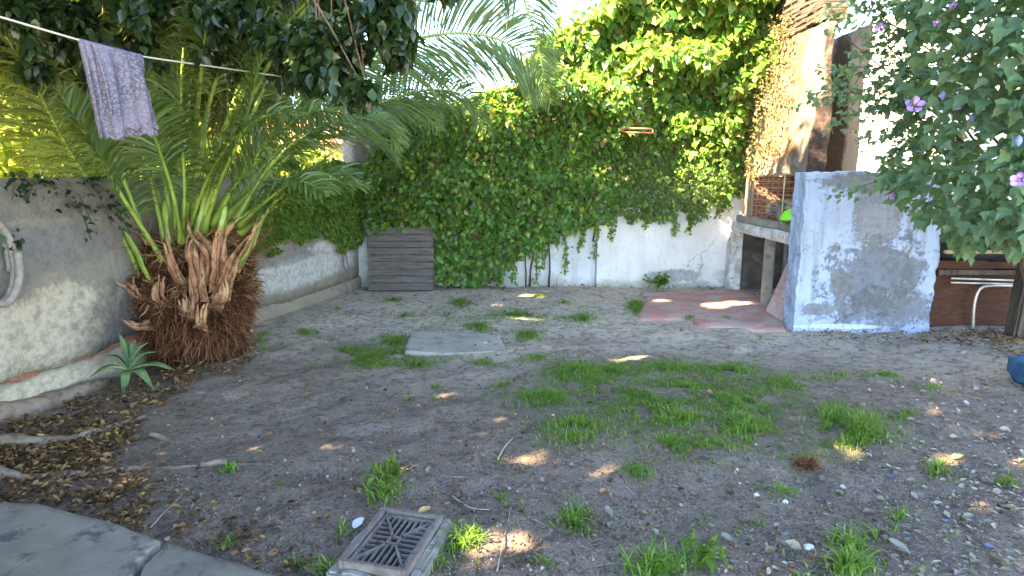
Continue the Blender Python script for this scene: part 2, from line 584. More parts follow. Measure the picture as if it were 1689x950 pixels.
def wall_box(name, a, b, thick, z0, z1, mat, parent=None, step=.09, rough=.012, seed=0, taper=0.0, topwob=.02):
    """an old plastered wall: a box from a to b (its visible face), thick metres away from the camera side, gently uneven"""
    a, b = np.array(a, float), np.array(b, float)
    u = b - a
    Lu = np.linalg.norm(u)
    u /= Lu
    w = np.array([-u[1], u[0]])
    nu, nz, nw = max(2, int(Lu / step)), max(2, int((z1 - z0) / step)), max(1, int(thick / step))
    idx, V, F = {}, [], []

    def vid(i, j, k):
        key = (i, j, k)
        if key not in idx:
            s, z, t = i / nu * Lu, z0 + (z1 - z0) * k / nz, j / nw * thick
            xy = a + u * s + w * t
            idx[key] = len(V)
            V.append((xy[0], xy[1], z))
        return idx[key]
    for i in range(nu):
        for k in range(nz):
            F.append((vid(i, 0, k), vid(i + 1, 0, k), vid(i + 1, 0, k + 1), vid(i, 0, k + 1)))
            F.append((vid(i + 1, nw, k), vid(i, nw, k), vid(i, nw, k + 1), vid(i + 1, nw, k + 1)))
    for j in range(nw):
        for k in range(nz):
            F.append((vid(0, j + 1, k), vid(0, j, k), vid(0, j, k + 1), vid(0, j + 1, k + 1)))
            F.append((vid(nu, j, k), vid(nu, j + 1, k), vid(nu, j + 1, k + 1), vid(nu, j, k + 1)))
    for i in range(nu):
        for j in range(nw):
            F.append((vid(i, j, nz), vid(i + 1, j, nz), vid(i + 1, j + 1, nz), vid(i, j + 1, nz)))
    V = np.array(V)
    d = np.stack([fbm(V * 2.3 + 31 * s, seed + s, 3) for s in range(3)], 1) - .5
    d[:, 2] *= np.clip((V[:, 2] - z1 + .05) / .05, 0, 1) * topwob / rough
    V += d * 2 * rough
    if step < .04:                              # knocked-off corners
        e = (np.abs((V[:, :2] - a) @ u) < .03) | (np.abs((V[:, :2] - a) @ u - Lu) < .03) | (V[:, 2] > z1 - .03)
        V[e] += (np.stack([fbm(V[e] * 11 + 7 * s, seed + 40 + s, 3) for s in range(3)], 1) - .5) * .05
    return mesh_obj(name, V, F, mat, parent, False)


tag(mesh_obj('bounce_paving', [(-30, -40, .06), (40, -40, .06), (40, -2.2, .06), (-30, -2.2, .06), (-30, -40, -.3), (40, -40, -.3), (40, -2.2, -.3), (-30, -2.2, -.3)],
             [(0, 1, 2, 3), (3, 2, 6, 7), (1, 5, 6, 2), (0, 3, 7, 4)], noise_mat('pale_bounce', (.48, .43, .37), (.56, .51, .44), 2, bscale=30)), kind='structure')  # unseen paving added behind the camera to bounce warm light into the yard

# ------------------------------------------------------------------ boundary walls
LA, LB = np.array([-3.95, 1.6]), np.array([-2.27, 8.80])    # left wall, near end to far corner
LU = (LB - LA) / np.linalg.norm(LB - LA)
LN = np.array([LU[1], -LU[0]])                              # towards the yard


def on_left(px, py, off=0.0):
    """point of the left wall's face seen at a pixel"""
    d = ray(px, py)
    A = LA + LN * off
    m = np.array([[d[0], -LU[0]], [d[1], -LU[1]]])
    t, s = np.linalg.solve(m, A)
    return np.array([0, 0, CAM_Z]) + d * t


q = lambda px, py: tuple(on_left(px, py))
M['left_plaster'] = plaster('left_plaster', (.26, .235, .19), [
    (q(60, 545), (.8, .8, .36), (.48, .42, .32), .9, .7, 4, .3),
    (q(250, 540), (.5, .9, .6), (.09, .09, .09), .85, .6, 3, .6),  # dark grey painted in as the palm's shadow near its trunk
    (q(60, 330), (1.0, 1.0, .16), (.16, .15, .12), .7, .55, 4, .4),
    (q(110, 400), (.5, .5, .22), (.17, .165, .165), .6, .6, 4, .5),
    (q(20, 420), (.3, .4, .22), (.19, .185, .18), .6, .7, 6, .4),
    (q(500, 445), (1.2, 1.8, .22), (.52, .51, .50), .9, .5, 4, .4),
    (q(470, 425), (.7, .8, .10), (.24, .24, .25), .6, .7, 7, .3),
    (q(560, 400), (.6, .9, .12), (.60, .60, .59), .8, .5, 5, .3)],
    streak=.6, pits=(.16, .145, .12), pit_amt=.75, bump=.9)
lw = thing('boundary_wall', 'low stained garden wall behind the palm, its plaster broken to bare brick near the ground', 'wall')
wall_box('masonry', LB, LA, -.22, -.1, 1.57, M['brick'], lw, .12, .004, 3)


def sheet_on_left(name, s0, s1, zlo, zhi, off, mat, parent, seed):
    n = int((s1 - s0) / .02)
    s = np.linspace(s0, s1, n)
    rows = 14
    V, F = [], []
    for r in range(rows + 1):
        f = r / rows
        z = zlo(s) * (1 - f) + zhi(s) * f
        o = off + (0 if 0 < r < rows else -.012)
        bumpy = (fbm(np.stack([s * 3, z * 3, s * 0], 1), seed, 3) - .5) * .03
        xy = LA + LU * s[:, None] + LN * (o + bumpy * 1.5)[:, None]
        V.append(np.column_stack([xy, z]))
    for e in (0, rows):                       # returns into the wall at bottom and top
        z = V[e][:, 2]
        xy = LA + LU * s[:, None] + LN * -.02
        V.append(np.column_stack([xy, z]))
    V = np.concatenate(V)
    for r in range(rows):
        for i in range(n - 1):
            F.append((r * n + i + 1, r * n + i, (r + 1) * n + i, (r + 1) * n + i + 1))
    for i in range(n - 1):
        b, t = rows + 1, rows + 2
        F.append((i, i + 1, b * n + i + 1, b * n + i))
        F.append((rows * n + i + 1, rows * n + i, t * n + i, t * n + i + 1))
    return mesh_obj(name, V, F, mat, parent, True)


LLEN = np.linalg.norm(LB - LA)
jag = lambda s, seed, f, a: (fbm(np.stack([s * f, s * 0, s * 0], 1), seed, 4) - .5) * a
crack = lambda s: .245 + .02 * np.sin(s * 1.7) + np.where(s > 4.2, -.10, 0) * np.clip((s - 4.2) / .5, 0, 1)
gapw = lambda s: np.clip(np.where(s < 3.9, .035 + jag(s, 5, 2.2, .16), -.012 + jag(s, 7, 5, .07)), -.002, .1)
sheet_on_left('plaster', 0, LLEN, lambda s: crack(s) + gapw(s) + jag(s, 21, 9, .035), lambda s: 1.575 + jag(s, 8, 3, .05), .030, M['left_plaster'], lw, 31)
M['plinth'] = plaster('plinth_plaster', (.30, .26, .20), [(q(60, 640), (.6, .8, .1), (.55, .48, .36), .8, .5, 5, .4)], streak=0, pits=(.2, .15, .11), bump=.9,
                      grime_z=(-.1, .12, (.40, .35, .27), 0))
sheet_on_left('plinth', 0, LLEN, lambda s: -.08 + s * 0, lambda s: crack(s) - gapw(s) * .6 + jag(s, 22, 8, .05), .036, M['plinth'], lw, 41)

# back wall: the vine covered half and the half that stands a little proud of it
YB = 8.80
XR = P(983, 400, YB)[0]
q = lambda px, py: tuple(P(px, py, YB))
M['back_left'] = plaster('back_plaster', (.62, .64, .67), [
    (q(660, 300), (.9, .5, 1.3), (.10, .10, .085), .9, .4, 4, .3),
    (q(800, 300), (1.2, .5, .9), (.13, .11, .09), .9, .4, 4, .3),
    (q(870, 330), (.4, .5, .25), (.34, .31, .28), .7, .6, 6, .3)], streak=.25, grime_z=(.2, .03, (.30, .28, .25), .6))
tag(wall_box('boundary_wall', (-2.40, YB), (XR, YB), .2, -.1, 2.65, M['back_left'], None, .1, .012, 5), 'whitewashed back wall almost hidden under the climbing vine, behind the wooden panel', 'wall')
M['back_right'] = plaster('back_plaster_right', (.66, .65, .645), [
    (q(1110, 452), (.42, .4, .10), (.33, .34, .33), .85, .75, 8, .15),
    (q(1060, 470), (.8, .4, .10), (.42, .40, .33), .5, .6, 5, .4),
    (q(1200, 455), (.3, .4, .14), (.36, .38, .36), .5, .7, 6, .3),
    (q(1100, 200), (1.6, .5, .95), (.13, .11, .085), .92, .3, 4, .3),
    (q(1080, 360), (.7, .5, .10), (.48, .46, .45), .5, .8, 8, .2)], streak=.12, grime_z=(.14, .0, (.28, .26, .22), .8), pits=(.42, .41, .40))
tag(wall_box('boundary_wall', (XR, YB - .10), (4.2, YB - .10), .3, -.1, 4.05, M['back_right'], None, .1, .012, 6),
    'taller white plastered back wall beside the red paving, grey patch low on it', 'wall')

# right hand wall, sunlit
XW = 4.02
M['right_wall'] = plaster('right_plaster', (.80, .77, .74), [((XW, 7.78, 2.2), (.4, .32, 1.6), (.10, .075, .065), .9, .35, 4, .3), ((XW, 6.6, 3.3), (.6, 1.4, .3), (.35, .33, .31), .6, .7, 5, .3)],  # first patch: dark brown painted in for the chimney's shadow strip
                          streak=.12, pits=(.6, .55, .5))
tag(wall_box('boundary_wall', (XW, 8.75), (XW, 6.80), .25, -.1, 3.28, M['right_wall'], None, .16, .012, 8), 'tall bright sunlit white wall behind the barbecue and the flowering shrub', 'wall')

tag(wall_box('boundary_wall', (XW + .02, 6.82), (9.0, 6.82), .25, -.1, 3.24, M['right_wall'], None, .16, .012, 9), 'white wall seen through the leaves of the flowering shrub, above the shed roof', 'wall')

# ------------------------------------------------------------------ partition wall at the end of the barbecue
XP0, XP1, YP = 2.945, 4.36, 6.16
q = lambda px, py: tuple(P(px, py, YP))
M['partition'] = plaster('partition_plaster', (.37, .46, .62), [
    (q(1445, 455), (.55, .4, .46), (.125, .13, .135), .78, 1.5, 5, .25),
    (q(1460, 510), (.62, .4, .22), (.125, .125, .125), .72, 1.5, 6, .25),
    (q(1390, 470), (.14, .3, .16), (.18, .18, .185), .85, .7, 5, .1),
    (q(1440, 300), (.6, .3, .12), (.16, .16, .15), .8, .9, 8, .25),
    (q(1450, 350), (.28, .3, .36), (.22, .22, .21), .7, 1.1, 7, .2),
    (q(1350, 510), (.2, .3, .06), (.19, .19, .19), .8, .7, 7, .1),
    (q(1560, 430), (.10, .3, .5), (.28, .29, .29), .6, .6, 6, .2),
    (q(1380, 539), (.5, .3, .035), (.62, .66, .72), .7, .3, 6, .2)], streak=.6, pits=(.2, .21, .23), pit_amt=.7, bump=.8)
tag(wall_box('partition_wall', (XP0, YP), (XP1, YP), .26, -.08, 1.635, M['partition'], None, .028, .011, 12, topwob=.03),
    'freestanding pale blue wall with big grey peeled patches, at the right of the barbecue', 'wall')

# ------------------------------------------------------------------ barbecue
YF, YN = 8.50, YP + .262          # far and near end along the right wall
XF = 3.06                         # counter front
ctop = 0.98
k = NT('bbq_plaster', .9, .15)
c = k.mix(k.step(k.noise(7, 6, .7, 2), .4, .62), (.66, .66, .67), (.40, .37, .34))
c = k.mix(k.step(k.noise(16, 6, .7, 5), .57, .68), c, (.22, .19, .17))
k.color(c).bump(k.noise(20, 5, .6, 3), .6, .015)
M['bbq'] = k.m
k = NT('firebrick', .9, .2)
bt = k.n('ShaderNodeTexBrick')
mp = k.n('ShaderNodeMapping')
mp.inputs['Rotation'].default_value = (R(90), 0, R(90))
k.lk(k.pos(), mp.inputs[0])
sx = k.n('ShaderNodeSeparateXYZ')
k.lk(k.pos(), sx.inputs[0])
cx_ = k.n('ShaderNodeCombineXYZ')
k.lk(k.math('ADD', sx.outputs[0], sx.outputs[1]), cx_.inputs[0])
k.lk(sx.outputs[2], cx_.inputs[1])
k.lk(cx_.outputs[0], bt.inputs['Vector'])
bt.inputs['Scale'].default_value = 5
bt.inputs['Color1'].default_value = (.27, .10, .05, 1)
bt.inputs['Color2'].default_value = (.19, .07, .04, 1)
bt.inputs['Mortar'].default_value = (.30, .22, .17, 1)
bt.inputs['Mortar Size'].default_value = .03
c = k.mix(k.step(k.noise(6, 5, .6), .5, .75), bt.outputs[0], (.12, .055, .035))
k.color(c).bump(bt.outputs['Fac'], -.4, .01)
M['firebrick'] = k.m
k = NT('chimney_plaster', .95, .1)
z = k.axis(2)
c = k.mix(k.step(k.noise(4, 8, .72, 2), .38, .62), (.30, .155, .09), (.40, .26, .165))
c = k.mix(k.step(k.noise(9, 8, .78, 6), .49, .57), c, (.30, .12, .075))
c = k.mix(k.step(k.noise(20, 8, .78, 8), .50, .58), c, (.13, .09, .06))
c = k.mix(k.step(k.noise(13, 8, .78, 21), .53, .60), c, (.36, .28, .21))
zz = k.math('ADD', z, k.math('MULTIPLY', k.noise(6, 5, .7, 1), .5))
c = k.mix(k.math('MULTIPLY', k.step(zz, 2.15, 1.85), .85), c, (.44, .39, .34))
yy = k.math('SUBTRACT', 7.35, k.axis(1))
c = k.mix(k.math('MULTIPLY', k.step(yy, .1, .35), .8), c, (.27, .235, .205))
xx = k.axis(0)
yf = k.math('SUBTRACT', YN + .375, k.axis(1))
c = k.mix(k.math('MULTIPLY', k.step(yf, 0, .02), .93), c, k.mix(k.step(k.noise(16, 5, .7, 3), .45, .65), (.045, .032, .03), (.12, .08, .065)))  # near face darkened in the colour, standing in for shade
k.color(c).bump(k.noise(18, 8, .78, 3), 1.0, .06)
M['chimney'] = k.m
k = NT('chimney_brick', .95, .1)
c = k.mix(k.step(k.noise(9, 6, .7, 2, (.5, .5, 5)), .4, .6), (.08, .06, .05), (.17, .13, .105))
k.color(c).bump(k.noise(9, 6, .7, 2, (.5, .5, 5)), 1, .03)
M['chimney_brick'] = k.m

bq = thing('barbecue', 'built-in masonry barbecue with white counter, rusty grille and tall brown chimney hood', 'barbecue')
# counter slab, a little uneven
bm = bmesh.new()
add_box(bm, ((XF + 3.75) / 2, (YF + YN) / 2 + .02, ctop - .065), (3.75 - XF, YF - YN + .05, .13), bevel=.015)
bmesh.ops.subdivide_edges(bm, edges=bm.edges[:], cuts=6, use_grid_fill=True)
for v in bm.verts:
    p = np.array(v.co)[None]
    v.co += Vector(((vnoise(p * 5, 3)[0] - .5) * .03, 0, (vnoise(p * 5, 4)[0] - .5) * .02))
bm_obj('counter', bm, M['bbq'], bq)
def piece(name, c, s, mat, parent, bevel=.01, rot=None):
    bm = bmesh.new()
    add_box(bm, c, s, rot, bevel)
    return bm_obj(name, bm, mat, parent)
piece('pier', (3.16, YF + .06, .42), (.16, .18, .85), M['bbq'], bq)
M['recess_shade'] = noise_mat('recess_shade_grey', (.07, .065, .06), (.15, .14, .135), 6, bump=.6)  # dark grey for filler panels standing in for shade under the counter
piece('inner_panel', (3.56, YF + .12, .42), (.62, .05, .85), M['recess_shade'], bq)
piece('post', (3.14, 7.35, .42), (.10, .11, .85), M['slab'], bq)
piece('back_panel', (3.88, 7.45, .42), (.06, 2.0, .85), M['recess_shade'], bq)
# firebox: side panel, brick back and brick far side
piece('firebox_back', (3.78, 7.42, 1.285), (.10, 1.96, .62), M['firebrick'], bq)
piece('firebox_side', (3.46, 8.34, 1.285), (.54, .10, .62), M['firebrick'], bq)
piece('hearth_curb', (3.14, 7.45, ctop + .045), (.10, 1.9, .09), M['slab'], bq)
# hood / chimney, tapering to the top
bm = bmesh.new()
lo = [(3.25, YN + .33, 1.60), (3.25, 8.30, 1.60), (3.43, 8.30, 1.60), (3.43, YN + .33, 1.60)]
hi = [(3.29, YN + .36, 3.22), (3.29, 7.95, 3.22), (3.43, 7.95, 3.22), (3.43, YN + .36, 3.22)]
vs = [bm.verts.new(p) for p in lo + hi]
for a, b in ((0, 1), (1, 2), (2, 3), (3, 0)):
    bm.faces.new((vs[a], vs[b], vs[b + 4], vs[a + 4]))
bm.faces.new(vs[:4]); bm.faces.new(vs[4:])
bmesh.ops.bevel(bm, geom=bm.edges[:], offset=.015, segments=1, affect='EDGES')
bmesh.ops.subdivide_edges(bm, edges=bm.edges[:], cuts=22, use_grid_fill=True)
for v in bm.verts:
    p = np.array(v.co)[None]
    v.co += Vector([(fbm(p * 4, 60 + s, 3)[0] - .5) * .11 for s in range(3)])
hood = bm_obj('chimney_hood', bm, M['chimney'], bq)
bm = bmesh.new()
for r in range(16):                       # rough courses of thin bricks
    z = 3.25 + r * .058
    add_box(bm, (3.41, 7.36, z), (.24, 1.12, .0565), bevel=.003)
    y = YN + .36 + random.uniform(0, .06)
    while y < 7.95:
        l_ = random.uniform(.14, .30)
        add_box(bm, (3.41 + random.uniform(-.02, .02), y + l_ / 2, z + random.uniform(-.006, .006)), (.255, l_ - .012, random.uniform(.040, .053)), Matrix.Rotation(R(random.uniform(-3, 3)), 3, 'Z') @ Matrix.Rotation(R(random.uniform(-2, 2)), 3, 'X'), .01)
        y += l_
bm_obj('chimney_cap', bm, M['chimney_brick'], bq)
# grille rack in front of the fire
parts = []
def bar(a, b, r, seg=5):
    parts.append(tube_data(np.array([a, b], float), r, seg))
gx0 = 3.10
ya, yb, za, zb = YN + .05, 8.05, ctop + .10, ctop + .63
for z in np.linspace(za, zb, 8):
    bar((gx0, ya, z), (gx0, yb, z), .0055)
for y in (ya, 7.0, yb):
    bar((gx0, y, ctop + .02), (gx0, y, zb + .01), .010, 6)
for y in np.linspace(ya, yb, 12):
    bar((gx0 + .012, y, za), (gx0 + .012, y, zb), .0028)
V, F = join_data(parts)
mesh_obj('grille', V, F, M['rack'], bq)
rest(bq, (3.4, 7.4, 0))
# things in and on it
piece0 = bmesh.new(); add_box(piece0, (3.16, 8.16, ctop + .30), (.02, .30, .50), Matrix.Rotation(R(-4), 3, 'Z'), .004)
tag(bm_obj('metal_sheet', piece0, noise_mat('rusty_sheet', (.30, .21, .16), (.42, .33, .28), 4, .6, .4, .2)), 'pale rusty metal sheet standing at the far end of the barbecue opening', 'metal sheet')


def lathe(prof, seg=20):
    V, F = [], []
    for r, z in prof:
        for k in range(seg):
            a = 2 * math.pi * k / seg
            V.append((r * math.cos(a), r * math.sin(a), z))
    for i in range(len(prof) - 1):
        for k in range(seg):
            k2 = (k + 1) % seg
            F.append((i * seg + k, i * seg + k2, (i + 1) * seg + k2, (i + 1) * seg + k))
    return np.array(V), F


def pot(c, r, h, label):
    t = thing('pot', label, 'pot', None)
    V, F = lathe([(.001, 0), (r * .9, 0), (r, h * .15), (r, h * .5), (r * 1.03, h * .52), (r, h * .55), (r, h * .93), (r * 1.06, h), (r * .97, h * .99)])
    mesh_obj('body', V + c, F, M['pot'], t, True)
    V, F = lathe([(r * 1.02, h * 1.01), (r * .9, h * 1.08), (r * .4, h * 1.2), (.02, h * 1.23), (.02, h * 1.3), (.045, h * 1.34), (.001, h * 1.36)])
    mesh_obj('lid', V + c, F, M['pot'], t, True)
    for s in (-1, 1):
        a = np.linspace(0, math.pi, 7)
        pts = np.stack([a * 0, s * (r + .035 * np.sin(a)), h * .7 + .05 * np.cos(a)], 1)
        V, F = tube_data(pts + c, .007, 6)
        mesh_obj('handle', V, F, M['pot'], t, True)
    rest(t, c)
    return t


fire_z = ctop + .105
bm = bmesh.new()
for i in range(5):
    for j in range(7):
        add_box(bm, (3.30 + j * .065, 7.15 + (i % 2) * .03, ctop + .012 + i * .018), (.05, 1.0, .016), bevel=.003)
tag(bm_obj('fire_grate', bm, M['rust_iron']), 'rusted iron fire grate under the metal pots in the barbecue', 'grate')
pot(np.array([3.24, 7.08, fire_z]), .15, .21, 'sooty grey metal pot nearer to the lime green bowl in the barbecue')
pot(np.array([3.26, 7.44, fire_z]), .14, .17, 'lower dull metal pot standing deeper in the barbecue, next to the rusty sheet')
V, F = lathe([(.001, .0), (.10, .0), (.15, .03), (.19, .10), (.20, .125), (.19, .12), (.14, .04), (.09, .012), (.001, .01)], 28)
V[:, 2] = .125 - V[:, 2]
tag(mesh_obj('bowl', V + np.array([3.16, 6.72, ctop + .135]), F, M['lime'], None, True), 'lime green plastic bowl turned upside down on the barbecue', 'bowl')
bm = bmesh.new()
for i in range(3):
    add_box(bm, (3.24 + i * .05, 6.75 + .02 * i, ctop + .115), (.03, .5, .03), Matrix.Rotation(R(8 * i - 10), 3, 'Z'), .004)
tag(bm_obj('firewood', bm, M['slab']), 'pale sticks of kindling lying on the barbecue counter', 'firewood')
# leaning pink slab under the counter
bm = bmesh.new()
c0 = np.array([3.02, 6.62, .33])
add_box(bm, (0, 0, 0), (.035, .56, .66), None, .006)
bmesh.ops.subdivide_edges(bm, edges=bm.edges[:], cuts=4, use_grid_fill=True)
bmesh.ops.transform(bm, matrix=Matrix.Translation((3.12, 6.72, .32)) @ Matrix.Rotation(R(20), 4, 'Y'), verts=bm.verts[:])
tag(bm_obj('leaning_slab', bm, noise_mat('pink_slab', (.40, .25, .23), (.52, .40, .38), 5, c=(.34, .17, .15), bump=.6)), 'worn pinkish slab leaning under the barbecue counter', 'slab')

# ------------------------------------------------------------------ red paving before the barbecue
k = NT('red_paving', .85, .25)
bt = k.n('ShaderNodeTexBrick')
mp = k.n('ShaderNodeMapping')
mp.inputs['Scale'].default_value = (1, 1, 1)
k.lk(k.pos(), mp.inputs[0])
k.lk(mp.outputs[0], bt.inputs['Vector'])
bt.offset = 0
bt.inputs['Scale'].default_value = 1
bt.inputs['Brick Width'].default_value = .31
bt.inputs['Row Height'].default_value = .31
bt.inputs['Mortar Size'].default_value = .006
bt.inputs['Color1'].default_value = (.46, .195, .155, 1)
bt.inputs['Color2'].default_value = (.39, .165, .135, 1)
bt.inputs['Mortar'].default_value = (.30, .22, .19, 1)
c = k.mix(k.math('MULTIPLY', k.step(k.noise(3.2, 8, .72), .40, .62), .85), bt.outputs[0], (.40, .325, .285))
c = k.mix(k.math('MULTIPLY', k.step(k.noise(14, 8, .75, 2), .52, .62), .6), c, (.27, .205, .175))
k.color(c).bump(k.noise(35, 5, .7), .5, .008)
pa = [G(1062, 482), G(1240, 478), G(1285, 505), G(1300, 546), G(1150, 543), G(1135, 531), G(1057, 526), G(1052, 500)]
pv, pf = [], []
c0 = np.mean(pa, 0)
ring = []
for i in range(len(pa)):
    a, b = pa[i], pa[(i + 1) % len(pa)]
    for t in np.linspace(0, 1, 12, endpoint=False):
        p = a * (1 - t) + b * t
        p = p + (fbm(np.array([[p[0] * 2.6, p[1] * 2.6, 0]]), 44, 4)[0] - .5) * .34 * np.array([1, 1, 0])
        ring.append(p)
ring = np.array(ring)
n = len(ring)
rows = [ring * s + c0 * (1 - s) for s in np.linspace(1, .02, 14)]
pv = np.concatenate(rows)
pv[:, 2] = np.maximum(gz(pv[:, 0], pv[:, 1]), 0) * .35 + .030
pv[:n, 2] = -.006; pv[n:2 * n, 2] -= .010
skirt = ring.copy(); skirt[:, 2] = -.05
pv = np.concatenate([pv, skirt])
pf = [(r * n + i, r * n + (i + 1) % n, (r + 1) * n + (i + 1) % n, (r + 1) * n + i) for r in range(13) for i in range(n)]
pf.append(tuple(13 * n + i for i in range(n)))
pf += [(14 * n + i, 14 * n + (i + 1) % n, (i + 1) % n, i) for i in range(n)]
tag(mesh_obj('patio_paving', pv, pf, k.m, None, True), kind='structure')

# flat concrete slab in the grass
def ground_slab(name, pxs, top, mat, seed, edge=.02):
    pa = [G(x, y) for x, y in pxs]
    ring = []
    for i in range(len(pa)):
        a, b = pa[i], pa[(i + 1) % len(pa)]
        for t in np.linspace(0, 1, 16, endpoint=False):
            p = a * (1 - t) + b * t
            p = p + (fbm(np.array([[p[0] * 9, p[1] * 9, 0]]), seed, 3)[0] - .5) * edge * 2 * np.array([1, 1, 0])
            ring.append(p)
    ring = np.array(ring)
    n = len(ring)
    c0 = ring.mean(0)
    rows = [ring.copy()]
    rows[0][:, 2] = -.06
    for s in (1, .985, .9, .7, .4, .02):
        r = ring * s + c0 * (1 - s)
        r[:, 2] = top + (fbm(r * 3, seed, 2) - .5) * .012 - (.008 if s == 1 else 0)
        rows.append(r)
    V = np.concatenate(rows)
    F = [(r * n + i, r * n + (i + 1) % n, (r + 1) * n + (i + 1) % n, (r + 1) * n + i) for r in range(len(rows) - 1) for i in range(n)]
    F.append(tuple((len(rows) - 1) * n + i for i in range(n)))
    return mesh_obj(name, V, F, mat, None, True)


tag(ground_slab('paving_slab', [(678, 549), (822, 553), (836, 582), (740, 588), (668, 583)], .024, noise_mat('tan_slab', (.27, .235, .20), (.37, .325, .28), 3, bump=.6, bscale=60, detail=8, c=(.20, .17, .145)), 71), 'flat grey concrete slab set in the grass mid-yard', 'slab')
tag(ground_slab('concrete_path', [(-260, 842), (62, 846), (180, 876), (268, 910), (228, 946), (160, 1200), (-700, 1200)], .055, M['concrete'], 72, .005), kind='structure')
tag(ground_slab('concrete_path', [(280, 914), (410, 952), (700, 1050), (700, 1300), (172, 1204), (238, 950)], .050, M['concrete'], 73, .005), kind='structure')

# ------------------------------------------------------------------ neighbour's house far behind the left wall
nh = thing('neighbour_house', 'small neighbour house with orange tiled roof glimpsed past the palm fronds', 'house')
piece('wall', (-6.6, 19.0, 1.25), (7.0, 4.0, 2.5), M['house'], nh)
bm = bmesh.new()
vs = [bm.verts.new(p) for p in ((-10.4, 16.7, 2.45), (-2.8, 16.7, 2.45), (-2.8, 21.3, 2.45), (-10.4, 21.3, 2.45), (-10.4, 19, 3.5), (-2.8, 19, 3.5))]
for f in ((0, 1, 5, 4), (2, 3, 4, 5), (0, 4, 3), (1, 2, 5), (0, 3, 2, 1)):
    bm.faces.new([vs[i] for i in f])
bm_obj('roof', bm, M['roof_tile'], nh)
rest(nh, (-6.6, 19, 0))

# ------------------------------------------------------------------ trees
def crown_data(clumps, n, L, wr, tpl=BROAD, droop=-.5, keep=None, spread=.9):
    w = np.array([r[1] ** 2 if np.isscalar(r[1]) else np.prod(r[1]) ** (2 / 3) for r in clumps])
    ci = RNG.choice(len(clumps), n, p=w / w.sum())
    C = np.array([c[0] for c in clumps], float)[ci]
    Rr = np.array([np.full(3, c[1]) if np.isscalar(c[1]) else c[1] for c in clumps], float)[ci]
    d = rdir(n)
    rad = RNG.random(n) ** .45
    p = C + d * Rr * rad[:, None]
    # twig bunches: leaves gather round nodes so that gaps stay open between them
    cell = .34
    nodes = np.round(p / cell) * cell + (np.stack([_hash(*(np.round(p / cell).astype(np.int64).T), s) for s in (1, 2, 3)], 1) - .5) * cell
    p = p * (1 - .62) + nodes * .62 + RNG.normal(size=(n, 3)) * .03
    tip = norm(d * .6 + RNG.normal(size=(n, 3)) * .6 + np.array([0, 0, droop]))
    nr = norm(RNG.normal(size=(n, 3)) * .7 + np.array([0, 0, 1.0]) + d * .3)
    m = keep_gaps(p, .03 + L * .5)
    if keep is not None:
        m &= keep(p)
    p, tip, nr = p[m], tip[m], nr[m]
    return leaf_data(p, tip, nr, L * RNG.uniform(.65, 1.2, len(p)), wr, tpl)


def limbs(base, top, clumps, r0, n_max=14, seed=0):
    parts = []
    base, top = np.array(base, float), np.array(top, float)
    for c, _ in clumps[:n_max]:
        c = np.array(c, float)
        t = random.uniform(.45, 1.0)
        s = base * (1 - t) + top * t
        mid = (s + c) / 2 + np.array([random.uniform(-.2, .2), random.uniform(-.2, .2), random.uniform(-.1, .3)])
        pts = spline([s, mid, c], 10)
        parts.append(tube_data(pts, np.linspace(r0 * (.5 if c[2] > 3.2 else .10), .006, 10), 7))
    return parts


def tree(label, base, top, r0, clumps, n, L, wr, mat, droop=-.5, keep=None, tpl=BROAD, group=None, name='tree', limb_n=12, bulk=None):
    t = thing(name, label, 'tree', group)
    pts = spline([base, (np.array(base) * .6 + np.array(top) * .4 + np.array([.08, -.05, 0])), top], 14)
    V, F = join_data([tube_data(pts, np.linspace(r0 * 1.15, r0 * .55, 14), 12, lump=.06, seed=3)] + limbs(pts[4], top, clumps[bulk[0]:] if bulk else clumps, r0, limb_n))
    mesh_obj('trunk', V, F, M['bark'], t, True)
    if bulk:
        k_, nb, Lb = bulk
        leaf_obj('crown', crown_data(clumps[:k_], n, L, wr, tpl, droop, keep), mat, t)
        leaf_obj('upper_crown', crown_data(clumps[k_:], nb, Lb, wr, tpl, droop, keep), mat, t)
    else:
        leaf_obj('crown', crown_data(clumps, n, L, wr, tpl, droop, keep), mat, t)
    return t, base


def not_in_view(limit):
    """keep leaves above a line of the picture's frame (px -> lowest py) so the crown hangs in only where the photo shows it"""
    xs_, ys_ = zip(*limit)

    def f(p):
        px, py = proj(p)
        lim = np.interp(np.nan_to_num(px, nan=-9999), xs_, ys_)
        inside = (px > -200) & (px < 1900) & (py > -120) & (py < 1100)
        return ~(inside & (py > lim + (vnoise(p * 3, 5) - .5) * 60)) | np.isnan(px)
    return f


